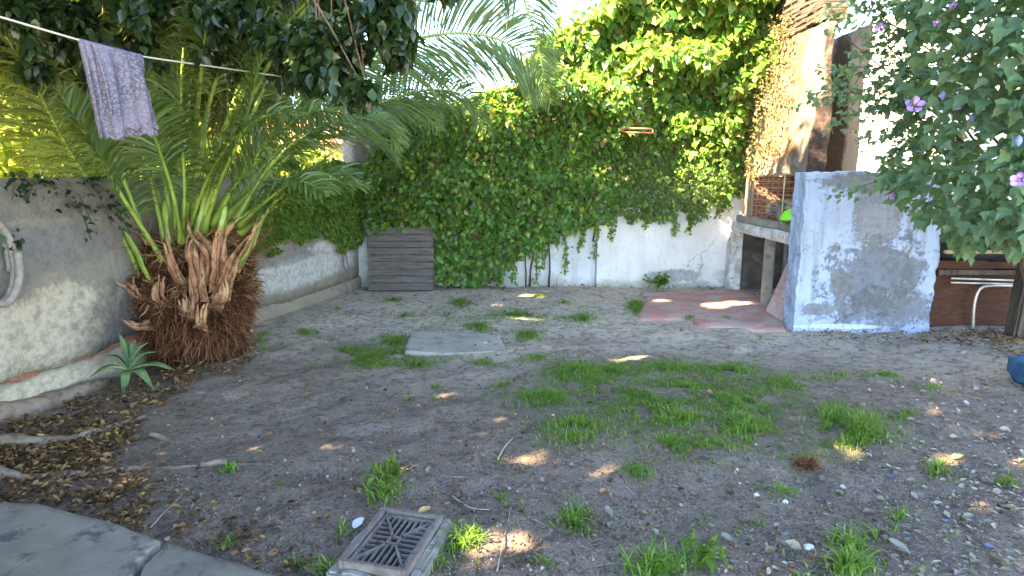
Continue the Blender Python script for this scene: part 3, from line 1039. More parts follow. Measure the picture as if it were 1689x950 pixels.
# the big tree just outside the frame on the left, its crown hanging into the top of the picture
cl = []
for px, py, Y, r in [(455, 10, 3.7, .30), (515, 40, 3.5, .26), (560, 70, 3.6, .24), (600, 95, 3.4, .20), (575, 20, 3.6, .26), (640, 30, 3.5, .22), (645, 80, 3.5, .12), (590, 130, 3.4, .11),
                     (612, 118, 3.45, .12), (480, 85, 3.7, .20), (660, -30, 3.5, .30), (420, 50, 3.8, .26), (540, 120, 3.5, .12), (390, -20, 3.9, .35), (300, 10, 3.9, .3), (180, -10, 3.9, .3), (60, 5, 3.8, .3), (120, 60, 4.2, .22), (30, 90, 4.2, .25), (330, 60, 4.3, .2)]:
    cl.append((P(px, py, Y + (1.1 if 320 < px < 470 else .55 if px < 470 else .3 if px < 530 else 0)), r * (1.2 if px < 470 else 1)))
NV = len(cl)
for c, r in [((-4.3, 1.5, 2.9), .8), ((-4.4, .6, 2.5), .8), ((-4.2, -.4, 2.9), .9), ((-4.9, 2.7, 2.5), .8), ((-4.6, 1.5, 2.0), .7), ((-3.2, 4.9, 4.8), .7), ((-2.5, 1.4, 6.9), 1.1), ((-1.4, 1.6, 5.9), .9), ((-.8, 2.2, 5.4), .7), ((-4.6, 3.9, 6.3), 1.1), ((-3.6, 2.4, 4.2), 1.3), ((-4.4, 1.2, 4.4), 1.3), ((-3.4, 3.8, 4.6), 1.2), ((-2.6, 2.6, 3.9), .9), ((-4.4, 3.4, 5.4), 1.4), ((-3.4, 1.4, 5.6), 1.3), ((-2.6, 1.2, 4.3), 1.0),
             ((-3.8, -.4, 4.2), 1.3), ((-4.6, 0.2, 5.6), 1.3), ((-5.0, 2.2, 3.4), 1.0), ((-5.0, 2.2, 6.3), 1.2), ((-4.9, 3.6, 3.4), .9), ((-4.6, .4, 3.0), .9), ((-4.2, -1.6, 3.6), 1.2), ((-4.2, -1.7, 5.0), 1.2), ((-4.8, -.4, 2.2), .9), ((-4.8, -1.6, 2.4), .9), ((-2.4, .4, 5.4), 1.2), ((-1.6, -.2, 6.3), 1.3), ((-2.8, -.9, 7.2), 1.4), ((-3.8, .8, 7.0), 1.3), ((-3.4, 2.6, 6.3), 1.1), ((-3.0, -1.8, 5.2), 1.3), ((-2.2, -1.6, 6.4), 1.2), ((-3.4, -2.2, 3.6), 1.1), ((-4.2, 2.0, 7.2), 1.2), ((-2.4, 3.0, 5.2), 1.0), ((-3.2, 4.2, 5.6), .9), ((-1.0, -1.0, 7.0), 1.1), ((-2.0, 1.4, 5.0), .9)]:
    cl.append((np.array(c), r))
lim = [(-200, 150), (0, 165), (100, 150), (200, 110), (330, 95), (420, 120), (470, 140), (560, 155), (600, 168), (660, 120), (690, 45), (740, -20), (1000, -140), (1900, -140)]
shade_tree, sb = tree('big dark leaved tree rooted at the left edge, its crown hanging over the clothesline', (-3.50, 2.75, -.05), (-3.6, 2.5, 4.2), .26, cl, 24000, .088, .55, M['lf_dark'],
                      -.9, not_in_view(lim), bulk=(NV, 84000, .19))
parts = []
for c, rr_ in cl[:NV]:
    e = np.array(c) + np.array([random.uniform(-.1, .1), random.uniform(-.1, .1), -rr_ * .5])
    s_ = np.array(c) + np.array([random.uniform(-.5, .1), random.uniform(-.3, .3), random.uniform(.5, .8)])
    parts.append(tube_data(spline([s_, (s_ + e) / 2 + np.array([random.uniform(-.08, .08), 0, .08]), e], 10), np.linspace(.009, .003, 10), 5))
V, F = join_data(parts)
mesh_obj('twig', V, F, M['bark'], shade_tree)
# its surface roots
for pts, r in [([(-3.45, 2.85), G(-60, 715)[:2], G(0, 692)[:2], G(80, 668)[:2], G(150, 645)[:2], G(185, 632)[:2]], [.15, .12, .10, .085, .06, .03]),
               ([(-3.4, 2.7), G(-60, 765)[:2], G(0, 742)[:2], G(90, 730)[:2], G(160, 716)[:2], G(240, 690)[:2]], [.13, .09, .06, .045, .03, .012]),
               ([(-3.35, 2.65), G(-50, 790)[:2], G(40, 790)[:2], G(150, 780)[:2], G(260, 772)[:2], G(330, 768)[:2]], [.1, .05, .018, .014, .013, .008]),
               ([G(330, 768)[:2], G(380, 762)[:2], G(435, 766)[:2]], [.016, .02, .008]),
               ([G(250, 718)[:2], G(270, 724)[:2], G(290, 735)[:2]], [.012, .02, .010])]:
    p = spline([(x, y, 0) for x, y in pts], 26)
    rr = np.interp(np.linspace(0, 1, 26), np.linspace(0, 1, len(r)), r)
    p[:, 2] = gz(p[:, 0], p[:, 1]) + rr * .25
    p[:, :2] += (np.stack([vnoise(p * 5, 1), vnoise(p * 5, 2)], 1) - .5) * .05
    V, F = tube_data(p, rr, 10, lump=.035, seed=6)
    mesh_obj('root', V, F, M['root'], shade_tree, True)
rest(shade_tree, sb)

# trees beyond the left wall
lim2 = [(-200, 175), (0, 185), (120, 175), (230, 190), (330, 180), (430, 200), (520, 175), (560, 160), (585, 110), (640, 60), (660, 0), (690, -60), (730, -140), (1900, -140)]
GRP = 'trees beyond the left wall'
specs = [
    ('dense dark tree beyond the wall, behind the grey towel', (-5.6, 5.6), [((-5.4, 5.4, 3.6), (1.0, 1.3, .9)), ((-5.2, 6.0, 4.6), (1.1, 1.3, 1.0)), ((-5.9, 5.0, 4.8), 1.0), ((-5.4, 5.6, 5.9), (1.0, 1.2, .7)), ((-4.7, 5.6, 3.3), .8), ((-5.5, 6.9, 3.4), 1.0), ((-4.6, 6.4, 3.0), .8), ((-4.2, 6.3, 3.6), .7), ((-4.2, 6.6, 4.5), .8)]),
    ('dark leafy tree beyond the wall, right behind the upright palm stems', (-5.2, 8.2), [((-5.0, 8.0, 3.9), (1.1, 1.3, 1.0)), ((-4.6, 8.6, 4.6), (1.1, 1.2, 1.0)), ((-5.5, 7.4, 5.0), 1.1), ((-5.0, 8.2, 5.9), (1.0, 1.3, .7)), ((-4.1, 8.0, 3.4), .9), ((-4.9, 9.3, 3.6), 1.0), ((-4.3, 7.4, 2.9), .7), ((-5.0, 8.2, 2.9), .8), ((-3.5, 8.4, 4.0), .8), ((-3.6, 8.6, 3.2), .7)]),
    ('farthest dark tree beyond the wall, between palm fronds and the open sky', (-4.4, 10.8), [((-4.2, 10.6, 4.2), (1.1, 1.2, 1.1)), ((-3.5, 10.9, 5.0), (.9, 1.1, 1.0)), ((-4.8, 10.4, 5.2), 1.1), ((-3.4, 10.4, 4.1), .8), ((-4.2, 10.7, 6.2), (1.2, 1.2, .6)), ((-3.0, 10.7, 5.8), .8), ((-5.0, 10.4, 3.4), 1.0), ((-4.2, 10.6, 3.2), .8), ((-5.8, 10.2, 3.8), 1.0), ((-6.4, 9.8, 3.4), .9)]),
    ('dark tree beyond the wall at the upper left picture corner', (-6.6, 3.4), [((-6.3, 3.6, 3.6), (.9, 1.3, 1.0)), ((-6.2, 3.2, 4.7), 1.2), ((-6.6, 4.1, 5.4), 1.1), ((-6.0, 4.4, 3.3), .8), ((-6.3, 2.2, 4.2), 1.1), ((-6.4, 2.4, 3.0), .9), ((-5.6, 4.4, 2.8), .8), ((-6.0, 5.2, 2.9), .8), ((-5.4, 3.9, 3.4), .8)]),
]
for lab, (bx, by), cls in specs:
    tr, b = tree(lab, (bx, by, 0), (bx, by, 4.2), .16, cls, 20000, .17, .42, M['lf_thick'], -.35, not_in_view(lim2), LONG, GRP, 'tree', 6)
    rest(tr, b)

# sunlit bushes in the neighbour's garden, seen under the crowns
for i, (lab, x, y, h, r) in enumerate([('bright sunlit yellow green bush over the wall at the left edge', -9.3, 9.6, 2.9, 1.9), ('bright sunlit bush over the wall just below the hanging towel', -9.0, 12.6, 3.0, 2.0),
                                       ('sunlit yellowish bush seen through the palm stems', -7.6, 14.6, 3.0, 2.0), ('smaller sunlit bush in front of the orange roofed house', -5.2, 14.6, 2.1, 1.4), ('sunlit bush between the leftmost and the towel bush, set farther back', -11.2, 12.2, 3.2, 2.0)]):
    t = thing('garden_bush', lab, 'bush', 'sunlit bushes beyond the wall')
    cls = [((x + random.uniform(-.5, .5) * r, y + random.uniform(-.7, .7) * r, h * random.uniform(.45, .8)), r * random.uniform(.45, .75)) for _ in range(9)]
    V, F = join_data(limbs((x, y, 0), (x, y, h * .5), cls, .06, 9))
    mesh_obj('stem', V, F, M['bark'], t)
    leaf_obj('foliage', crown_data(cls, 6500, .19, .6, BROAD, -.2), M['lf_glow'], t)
    rest(t, (x, y, 0))

bb = thing('bamboo', 'clump of thin upright bamboo canes beyond the wall behind the palm', 'bamboo')
parts, lp, lt, ln_ = [], [], [], []
for k_ in range(60):
    y = random.uniform(6.4, 9.6)
    x = -3.95 + (y - 1.6) * .233 - random.uniform(.5, 2.2)
    h = random.uniform(3.2, 4.6)
    a = np.array([x, y, 0]); e = a + np.array([random.uniform(-.5, .5), random.uniform(-.4, .4), h])
    pts = spline([a, (a + e) / 2 + np.array([random.uniform(-.1, .1), 0, .1]), e], 16)
    parts.append(tube_data(pts, np.linspace(.017, .006, 16), 6))
    for p_ in pts[6:]:
        for _ in range(26):
            o_ = RNG.normal(size=3) * np.array([.17, .17, .14])
            lp.append(p_ + o_); lt.append(o_ * 3 + RNG.normal(size=3) * .4 + np.array([0, 0, -.6])); ln_.append(RNG.normal(size=3) * .6 + np.array([0, 0, 1]))
V, F = join_data(parts)
mesh_obj('cane', V, F, noise_mat('bamboo_cane', (.06, .11, .025), (.12, .17, .045), 5), bb)
lp, lt, ln_ = np.array(lp), np.array(lt), np.array(ln_)
m = not_in_view([(-200, 190), (200, 205), (330, 215), (430, 215), (520, 190), (560, 165), (585, 110), (640, 40), (690, -100), (1900, -140)])(lp) & (RNG.random(len(lp)) < .9)
leaf_obj('foliage', leaf_data(lp[m], lt[m], ln_[m], .15 * RNG.uniform(.6, 1.2, m.sum()), .2, LONG), M['lf_thick'], bb)
rest(bb, (-3.6, 8.0, 0))

# ------------------------------------------------------------------ climbing vine on the back wall
cv = thing('climbing_vine', 'lush climbing vine covering the back wall, sunlit yellow green at its top right', 'climbing plant')
ltop = [(590, 300), (600, 262), (640, 200), (720, 172), (790, 165), (850, 130), (890, 78), (930, 52), (965, 44), (1000, 5), (1040, -30), (1110, -70), (1310, -70)]
lbot = [(590, 350), (610, 372), (645, 378), (712, 380), (722, 462), (830, 464), (838, 440), (868, 405), (905, 400), (950, 380), (978, 372), (988, 352), (1000, 378), (1012, 346), (1060, 352), (1090, 362), (1115, 364), (1140, 366),
        (1165, 345), (1190, 330), (1225, 318), (1240, 250), (1250, 170), (1280, 90), (1300, 20), (1310, -60)]


def vine_pts(n, x0, x1, thick, dens=None):
    px = RNG.uniform(x0, x1, n)
    py = RNG.uniform(-70, 470, n)
    t = np.interp(px, *zip(*ltop))
    b = np.interp(px, *zip(*lbot))
    wob = (fbm(np.stack([px / 26, py / 26, px * 0], 1), 4, 3) - .5) * 56
    m = (py > t + wob * .8) & (py < b + wob)
    if dens is not None:
        m &= RNG.random(n) < dens(px, py)
    px, py = px[m], py[m]
    d = ray(px, py)
    d = np.stack([d[0], d[1] + 0 * px, d[2]], 1) if not isinstance(d, np.ndarray) or d.ndim == 1 else d.T
    base = np.array([0, 0, CAM_Z]) + d * ((YB - .10) / d[:, 1])[:, None]
    # bulging clumps, fuller at the upper right
    k = thick(px, py)
    nz = np.stack([base[:, 0] * 2.1, base[:, 2] * 2.6, base[:, 0] * 0], 1)
    bul = k * (.2 + 1.5 * np.clip(fbm(nz, 13, 3) - .3, 0, 1))
    f = 1 - RNG.random(len(px)) ** 1.8 * .8
    p = base.copy()
    p[:, 1] -= bul * f + RNG.normal(size=len(px)) * .015
    return p, px, py, f


def ray_np(px, py):
    a, b = (px - W0 / 2) / FPX, (H0 / 2 - py) / FPX
    return np.stack([a, CP + b * SP, -SP + b * CP])


_ray_old = ray


def ray(px, py):
    return ray_np(np.asarray(px, float), np.asarray(py, float)) if np.ndim(px) else _ray_old(px, py)


th = lambda px, py: .22 + .75 * np.clip((px - 800) / 250, 0, 1) * np.clip((330 - py) / 200, 0, 1) * np.clip((1330 - px) / 90, .25, 1) + .12 * np.clip((440 - py) / 300, 0, 1)
small = lambda px, py: np.clip((px - 955) / 80, 0, 1) * np.clip((py - 205) / 60, 0, 1)
p, px, py, f = vine_pts(52000, 590, 1312, th, lambda x, y: (1 - small(x, y) * .93) * (1 - .8 * np.clip(((x - 1215) / 25), 0, 1) * np.clip((y - 110) / 60, 0, 1)))
n = len(p)
tip = norm(RNG.normal(size=(n, 3)) * .55 + np.array([0, -.55, -.55]))
nr = norm(RNG.normal(size=(n, 3)) * .55 + np.array([-.1, -.75, .65]))
top_bonus = np.clip((230 - py) / 200, 0, 1)
Lf = (.092 + .06 * top_bonus) * RNG.uniform(.5, 1.35, n)
leaf_obj('foliage', leaf_data(p, tip, nr, Lf, .62), M['lf_vine'], cv)
p, px, py, f = vine_pts(62000, 940, 1300, lambda x, y: th(x, y) * .75, lambda x, y: np.maximum(small(x, y), .8 * np.clip((x - 1195) / 30, 0, 1)) * (1 - .55 * np.clip((x - 1210) / 30, 0, 1)))
n = len(p)
tip = norm(RNG.normal(size=(n, 3)) * .6 + np.array([0, -.5, -.5]))
nr = norm(RNG.normal(size=(n, 3)) * .6 + np.array([-.1, -.8, .5]))
leaf_obj('fine_foliage', leaf_data(p, tip, nr, .045 * RNG.uniform(.7, 1.3, n), .6), M['lf_small'], cv)
# stems up the wall and hanging strands
parts = []
for px0, topx, topy in [(868, 850, 330), (874, 905, 340), (905, 900, 330), (985, 990, 230), (770, 790, 300), (820, 835, 320), (745, 735, 320)]:
    a = P(px0, 470, YB - .03); a[2] = 0
    pts = spline([a, P((px0 + topx) / 2 + random.uniform(-12, 12), (470 + topy) / 2 + 20, YB - .05), P(topx, topy, YB - .07), P(topx + random.uniform(-30, 30), topy - 110, YB - .1)], 22)
    parts.append(tube_data(pts, np.linspace(random.uniform(.009, .016), .005, 22), 7, lump=.02))
for k_ in range(46):
    x = random.uniform(620, 1230)
    pts = spline([P(x, random.uniform(300, 420) if x < 980 else 330, YB - .04), P(x + random.uniform(-30, 30), 230, YB - .1), P(x + random.uniform(-60, 60), 120, YB - .14)], 14)
    m_ = pts[:, 2] < np.interp(proj(pts)[0], [590, 700, 850, 950, 1000, 1300], [2.2, 2.5, 2.9, 3.6, 4, 4])
    pts = pts[m_]
    if len(pts) > 3:
        parts.append(tube_data(pts, np.linspace(.012, .004, len(pts)), 5))
lp, lt, ln_ = [], [], []
for sx0, sy0, sx1, sy1 in [(925, 380, 932, 448), (878, 400, 884, 466), (1130, 362, 1138, 380), (1105, 360, 1112, 384), (985, 350, 978, 425), (960, 380, 955, 410), (1180, 335, 1186, 352), (838, 440, 846, 462), (1010, 345, 1006, 395),
                           (1060, 352, 1066, 372), (900, 395, 893, 442)]:
    a, b = P(sx0, sy0 - 25, YB - .14), P(sx1, sy1, YB - .13)
    pts = spline([a, (a + b) / 2 + np.array([.04, -.02, 0]), b], 16)
    parts.append(tube_data(pts, .005, 5))
    for p_ in pts:
        for _ in range(4):
            lp.append(p_ + RNG.normal(size=3) * .02)
            lt.append(RNG.normal(size=3) * .6 + np.array([0, -.3, -.6]))
            ln_.append(RNG.normal(size=3) * .4 + np.array([0, -1, .4]))
V, F = join_data(parts)
mesh_obj('stem', V, F, M['stem'], cv, True)
leaf_obj('strand_foliage', leaf_data(lp, lt, ln_, .06 * RNG.uniform(.7, 1.3, len(lp)), .6), M['lf_vine'], cv)
# dry leaves and roots clinging to the chimney
n = 2600
px = 1232 + 75 * RNG.random(n) ** 1.7; py = RNG.uniform(20, 292, n)
m = RNG.random(n) < np.clip(1.3 - (px - 1232 - (290 - py) * .16) / 42, 0, 1) * (.35 + fbm(np.stack([px / 12, py / 12, px * 0], 1), 8, 3))
px, py = px[m], py[m]
p = np.stack([PX(a, b, 3.235 - .07 * random.random()) for a, b in zip(px, py)])
n = len(p)
p = p[(p[:, 1] < 8.6)]; n = len(p)
tip = norm(RNG.normal(size=(n, 3)) * .7 + np.array([-.3, 0, -.5])); nr = norm(RNG.normal(size=(n, 3)) * .5 + np.array([-1, -.4, .4]))
leaf_obj('dry_foliage', leaf_data(p, tip, nr, .048 * RNG.uniform(.5, 1.3, n), .55, CURL), leaf_mat('dry_vine', [(.10, .055, .03), (.14, .08, .045), (.10, .10, .04), (.07, .11, .03), (.18, .12, .075), (.06, .038, .025), (.04, .028, .02)], .25), cv)
# straggling young leaves over the wall's top edge
lp, lt, ln_ = [], [], []
for k_ in range(60):
    x = random.uniform(830, 1300)
    y = np.interp(x, *zip(*ltop)) + random.uniform(-6, 40)
    a = P(x, y, YB - random.uniform(.1, .6))
    d = norm(np.array([random.uniform(-.5, .5), random.uniform(-.5, .1), random.uniform(.5, 1)]))
    for t in np.linspace(0, .26, 9):
        lp.append(a + d * t + RNG.normal(size=3) * .02)
        lt.append(RNG.normal(size=3) * .6 + d * .5)
        ln_.append(RNG.normal(size=3) * .5 + np.array([0, -.6, .6]))
leaf_obj('young_foliage', leaf_data(lp, lt, ln_, .11 * RNG.uniform(.6, 1.2, len(lp)), .55), M['lf_vine'], cv)
rest(cv, (P(868, 470, YB)[0], YB - .05, 0))

# fine leaved creeper spilling over the left wall
cr = thing('wall_creeper', 'bright green fine leaved creeper spilling over the left wall, between palm and wooden panel', 'climbing plant')
n = 15000
px = RNG.uniform(395, 612, n); py = RNG.uniform(275, 425, n)
t = np.interp(px, [395, 430, 470, 520, 560, 600, 612], [345, 315, 300, 300, 298, 300, 310])
b = np.interp(px, [395, 420, 440, 470, 490, 520, 560, 590, 612], [402, 415, 412, 395, 398, 385, 412, 402, 372])
wob = (fbm(np.stack([px / 16, py / 16, px * 0], 1), 4, 3) - .5) * 40
m = (py > t + wob * .4) & (py < b + wob)
px, py = px[m], py[m]
p = np.stack([on_left(a, c_, .05) for a, c_ in zip(px, py)])
bul = .28 * np.clip(fbm(p * 3.2, 7, 3) - .2, 0, 1) * RNG.random(len(p)) ** .5
p[:, :2] += LN * bul[:, None]
n = len(p)
tip = norm(RNG.normal(size=(n, 3)) * .6 + np.array([.3, -.3, -.6]))
nr = norm(RNG.normal(size=(n, 3)) * .5 + np.array([.5, -.6, .6]))
leaf_obj('foliage', leaf_data(p, tip, nr, .045 * RNG.uniform(.7, 1.3, n), .6), M['lf_creep'], cr)
# a mound on the coping
cls = [((LA + LU * s_ + LN * -.12)[0:2].tolist() + [1.50 + random.uniform(-.04, .10)], random.uniform(.16, .24)) for s_ in np.linspace(5.3, 7.3, 11)]
leaf_obj('top_foliage', crown_data(cls, 5200, .05, .6), M['lf_creep'], cr)
pts = spline([(*(LA + LU * 4.9 + LN * -.1), 1.6), (*(LA + LU * 6.2 + LN * .04), 1.5), (*(LA + LU * 7.3 + LN * .04), 1.3)], 20)
V, F = tube_data(pts, .012, 6)
mesh_obj('stem', V, F, M['stem'], cr)
rest(cr, (*(LA + LU * 6.2), 1.55))
# dark ivy twigs over the wall top near the left edge
iv = thing('wall_ivy', 'sparse dark ivy trailing over the wall top at the left', 'climbing plant')
lp, lt, ln_, parts = [], [], [], []
for x0, y0, x1, y1 in [(20, 285, 60, 318), (70, 285, 40, 330), (95, 290, 150, 365), (130, 290, 185, 372), (60, 300, 120, 335), (10, 290, 20, 330), (150, 300, 200, 355), (110, 330, 150, 395), (170, 340, 215, 385), (0, 395, 26, 408)]:
    a, b = on_left(x0, y0, .06), on_left(x1, y1, .10)
    pts = spline([a, (a + b) / 2 + np.array([.03, 0, .03]), b], 14)
    parts.append(tube_data(pts, .005, 5))
    for p_ in pts[2::2]:
        for _ in range(2):
            lp.append(p_ + RNG.normal(size=3) * .035)
            lt.append(RNG.normal(size=3) * .6 + np.array([.3, -.2, -.5])); ln_.append(RNG.normal(size=3) * .5 + np.array([.6, -.5, .5]))
leaf_obj('foliage', leaf_data(lp, lt, ln_, .055 * RNG.uniform(.6, 1.3, len(lp)), .6), M['lf_dark'], iv)
V, F = join_data(parts)
mesh_obj('stem', V, F, M['stem'], iv)
rest(iv, (*on_left(90, 288)[:2], 1.57))

# rusty bracket in the vine
t = thing('iron_bracket', 'rusty iron bracket sticking out of the vine at half height', 'bracket')
a, b = P(1028, 211, 8.0), P(1076, 213, 8.0)
pp = [a, a + (0.0, -.02, -.03)]
V, F = join_data([tube_data(np.array([a, b]), .014, 8), tube_data(np.array([a + (0, 0, -.05), b + (0, 0, -.05)]), .009, 8), tube_data(np.array([a, a + (-.02, 0, -.05)]), .012, 6), tube_data(np.array([b, b + (.015, 0, -.05)]), .012, 6)])
mesh_obj('bar', V, F, noise_mat('orange_rust', (.28, .11, .06), (.40, .19, .11), 20), t, True)
V, F = tube_data(np.array([(a + b) / 2, (a + b) / 2 + (0, .65, 0)]), .010, 6)
mesh_obj('stay', V, F, M['rust_iron'], t)
rest(t, (a + b) / 2)

# ------------------------------------------------------------------ the palm
PB = np.array([-2.86, 5.30, 0.0])
palm = thing('palm_tree', 'young palm with stout fibrous trunk and long arching fronds beside the left wall', 'palm')
prof = [(-.05, .34), (.0, .38), (.12, .39), (.3, .41), (.5, .44), (.7, .45), (.88, .41), (1.02, .34), (1.12, .18), (1.16, .02)]
V, F = tube_data(np.array([(PB[0] + z * .05, PB[1], z) for z, r in prof]), [r for z, r in prof], 40)
nrm_ = V - np.array([PB[0], PB[1], 0]); nrm_[:, 2] = 0
V += norm(nrm_) * ((fbm(V * np.array([5, 5, 4]), 3, 4) - .5) * .38)[:, None]
mesh_obj('trunk', V, F, noise_mat('palm_trunk', (.035, .014, .009), (.12, .045, .022), 12, bump=1, bscale=45, bdist=.03, c=(.02, .01, .008)), palm, True)


def rtrunk(z):
    return np.interp(z, [r[0] for r in prof], [r[1] for r in prof])


def hairs(n, zlo, zhi, lmin, lmax, w, azf, down=1.0):
    nt = max(1, n // 16)
    ti = RNG.integers(0, nt, n)
    z = RNG.uniform(zlo, zhi, nt)[ti] + RNG.normal(size=n) * .035
    az = azf(nt)[ti] + RNG.normal(size=n) * .05
    td = RNG.normal(size=(nt, 3))[ti]
    r = rtrunk(z) + RNG.uniform(-.02, .06, n)
    root = np.stack([PB[0] + z * .05 + r * np.cos(az), PB[1] + r * np.sin(az), z], 1)
    out = np.stack([np.cos(az), np.sin(az), 0 * az], 1)
    d1 = norm(out * RNG.uniform(.1, .9, (n, 1)) + td * .55 + RNG.normal(size=(n, 3)) * .28 + np.array([0, 0, -down]))
    d2 = norm(d1 + RNG.normal(size=(n, 3)) * .5 + np.array([0, 0, -.4 * down]))
    L = RNG.uniform(lmin, lmax, (n, 1))
    a = root; b = root + d1 * L * .5; c_ = b + d2 * L * .5
    b[:, 2] = np.maximum(b[:, 2], .01); c_[:, 2] = np.maximum(c_[:, 2], .005)
    s = norm(np.cross(d1, RNG.normal(size=(n, 3)))) * w
    V = np.stack([a - s, a + s, b + s * .8, b - s * .8, c_], 1).reshape(-1, 3)
    i = np.arange(n) * 5
    F = np.concatenate([np.stack([i, i + 1, i + 2, i + 3], 1), np.stack([i + 3, i + 2, i + 4, i + 4], 1)])
    return V, F


az_front = lambda n: RNG.uniform(-math.pi * 1.05, math.pi * .3, n)
leaf_obj('fibre', hairs(5200, .03, 1.0, .05, .17, .0026, az_front, .5), M['fibre'], palm)
leaf_obj('fibre_skirt', hairs(1500, .15, .75, .10, .30, .0034, lambda n: RNG.normal(-.75, .55, n), 1.1), M['fibre'], palm)

M['petiole'] = None
k = NT('petiole', .4, .5)
k.color(k.mix(k.step(k.noise(3, 4), .35, .65), (.13, .23, .035), (.29, .40, .075)))
M['petiole'] = k.m
M['dead_base'] = noise_mat('dead_leaf_base', (.22, .095, .05), (.48, .28, .16), 14, stretch=(1, 1, .25), bump=.7, bscale=40, bdist=.01, c=(.13, .05, .025))


def frond(ctrl, pet=.22, L=.46, roll=.3, droop=.35, r0=.026, count=78, mat=None, fold=.35, spike=True, lat=1.0):
    P3 = np.array([P(a, b, c) for a, b, c in ctrl])
    n = 60
    c = spline(P3, n)
    seg = np.concatenate([[0], np.cumsum(np.linalg.norm(np.diff(c, axis=0), axis=1))])
    tt = np.linspace(0, seg[-1], n)
    c = np.stack([np.interp(tt, seg, c[:, i]) for i in range(3)], 1)
    T = norm(np.gradient(c, axis=0))
    fr = tt / tt[-1]
    r0 *= .78
    rad = r0 * (1 - fr) ** .8 + .0035
    rad = rad * (1 + .9 * np.clip(.10 - fr, 0, .1) / .1)
    V, F = tube_data(c, rad, 7)
    rach = (V, F)
    count = int(count * 1.3)
    lat_n = int(count * 2)
    fpos = pet + (1 - pet) * np.linspace(0, 1, count)
    fpos = np.repeat(fpos, 2) + RNG.uniform(-.004, .004, lat_n)
    fpos = np.clip(fpos, 0, 1)
    sgn = np.tile([1, -1], count)
    pos = np.stack([np.interp(fpos, fr, c[:, i]) for i in range(3)], 1)
    Tt = norm(np.stack([np.interp(fpos, fr, T[:, i]) for i in range(3)], 1))
    Nref = norm(np.array([0, 0, 1.0]) * (1 - roll) + np.array([0, -1.0, 0]) * roll)
    S = norm(np.cross(Tt, Nref))
    Nn = norm(np.cross(S, Tt))
    u = (fpos - pet) / (1 - pet)
    prof_ = np.clip(np.sin(np.pi * np.clip(u * .86 + .12, 0, 1)), .12, 1) ** .7
    Ll = L * prof_ * RNG.uniform(.85, 1.1, lat_n) * lat
    fwd = .45 + .75 * u
    d = norm(S * sgn[:, None] + Tt * fwd[:, None] + Nn * (fold + RNG.normal(size=lat_n) * .16)[:, None] + RNG.normal(size=(lat_n, 3)) * .07)
    d2 = norm(d + np.array([0, 0, -1.0]) * (droop * RNG.uniform(.6, 1.3, lat_n))[:, None])
    d3 = norm(d2 + np.array([0, 0, -1.0]) * (droop * 1.3 * RNG.uniform(.6, 1.3, lat_n))[:, None])
    w = norm(np.cross(d, np.cross(d, Tt) + .6 * RNG.normal(size=(lat_n, 3)))) * (.0085 * (.55 + .6 * prof_))[:, None]
    a = pos; b = a + d * (Ll * .35)[:, None]; e = b + d2 * (Ll * .35)[:, None]; g = e + d3 * (Ll * .32)[:, None]
    Vl = np.stack([a - w * .5, a + w * .5, b + w, b - w, e + w * .8, e - w * .8, g], 1).reshape(-1, 3)
    i0 = np.arange(lat_n) * 7
    keepm = keep_gaps(e, .02) & keep_gaps(b, .02)
    i0 = i0[keepm]
    Fl = [(i, i + 1, i + 2, i + 3) for i in i0] + [(i + 3, i + 2, i + 4, i + 5) for i in i0] + [(i + 5, i + 4, i + 6) for i in i0]
    if spike:                                   # spines along the petiole
        ns = 26
        fs = np.repeat(np.linspace(pet * .35, pet, ns // 2), 2)
        ps = np.stack([np.interp(fs, fr, c[:, i]) for i in range(3)], 1)
        Ts = norm(np.stack([np.interp(fs, fr, T[:, i]) for i in range(3)], 1))
        Ss = norm(np.cross(Ts, Nref)) * np.tile([1, -1], ns // 2)[:, None]
        dd = norm(Ss + Ts * .7 + RNG.normal(size=(ns, 3)) * .3)
        ww = norm(np.cross(dd, Ts)) * .004
        Ls = RNG.uniform(.06, .20, ns)[:, None]
        Vs = np.stack([ps - ww, ps + ww, ps + dd * Ls], 1).reshape(-1, 3)
        o = len(Vl)
        Vl = np.concatenate([Vl, Vs])
        Fl += [(o + 3 * i, o + 3 * i + 1, o + 3 * i + 2) for i in range(ns)]
    fo = mesh_obj('frond', *rach, mat and M['dead_base'] or M['petiole'], palm, True)
    mesh_obj('leaves', Vl, Fl, mat or M['lf_palm'], fo)
    return fo


frond([(250, 490, 5.0), (190, 370, 4.9), (110, 240, 4.7), (40, 110, 4.5), (-40, 10, 4.3)], .35, .42)
frond([(235, 470, 5.2), (150, 330, 5.3), (80, 240, 5.4), (-30, 120, 5.5)], .35, .45)
frond([(288, 400, 5.2), (272, 300, 5.2), (262, 200, 5.1), (240, 40, 4.9), (225, -120, 4.6), (215, -260, 4.3)], .50, .48)
frond([(270, 400, 5.35), (238, 290, 5.5), (215, 200, 5.6), (165, 50, 5.8), (90, -90, 5.9)], .42, .48)
frond([(318, 400, 5.05), (340, 320, 5.0), (372, 210, 4.9), (440, 85, 4.7), (520, -10, 4.5), (650, -80, 4.3)], .40, .46, .3, .35, .032)
frond([(345, 380, 5.1), (385, 310, 5.2), (480, 205, 5.4), (560, 130, 5.7), (640, 80, 6.0), (740, 55, 6.4), (825, 66, 6.7), (880, 108, 6.9), (908, 165, 7.0)], .36, .80, .85, .2, .030, 190, fold=.10)
frond([(360, 370, 5.2), (440, 290, 5.4), (540, 205, 5.7), (640, 165, 6.1), (720, 148, 6.5), (775, 165, 6.8), (800, 215, 6.9)], .32, .54, .7, .4, .026, 125)
frond([(372, 378, 5.0), (450, 325, 4.95), (520, 292, 4.95), (590, 288, 5.0)], .25, .40, .2, .3, .02, 60)
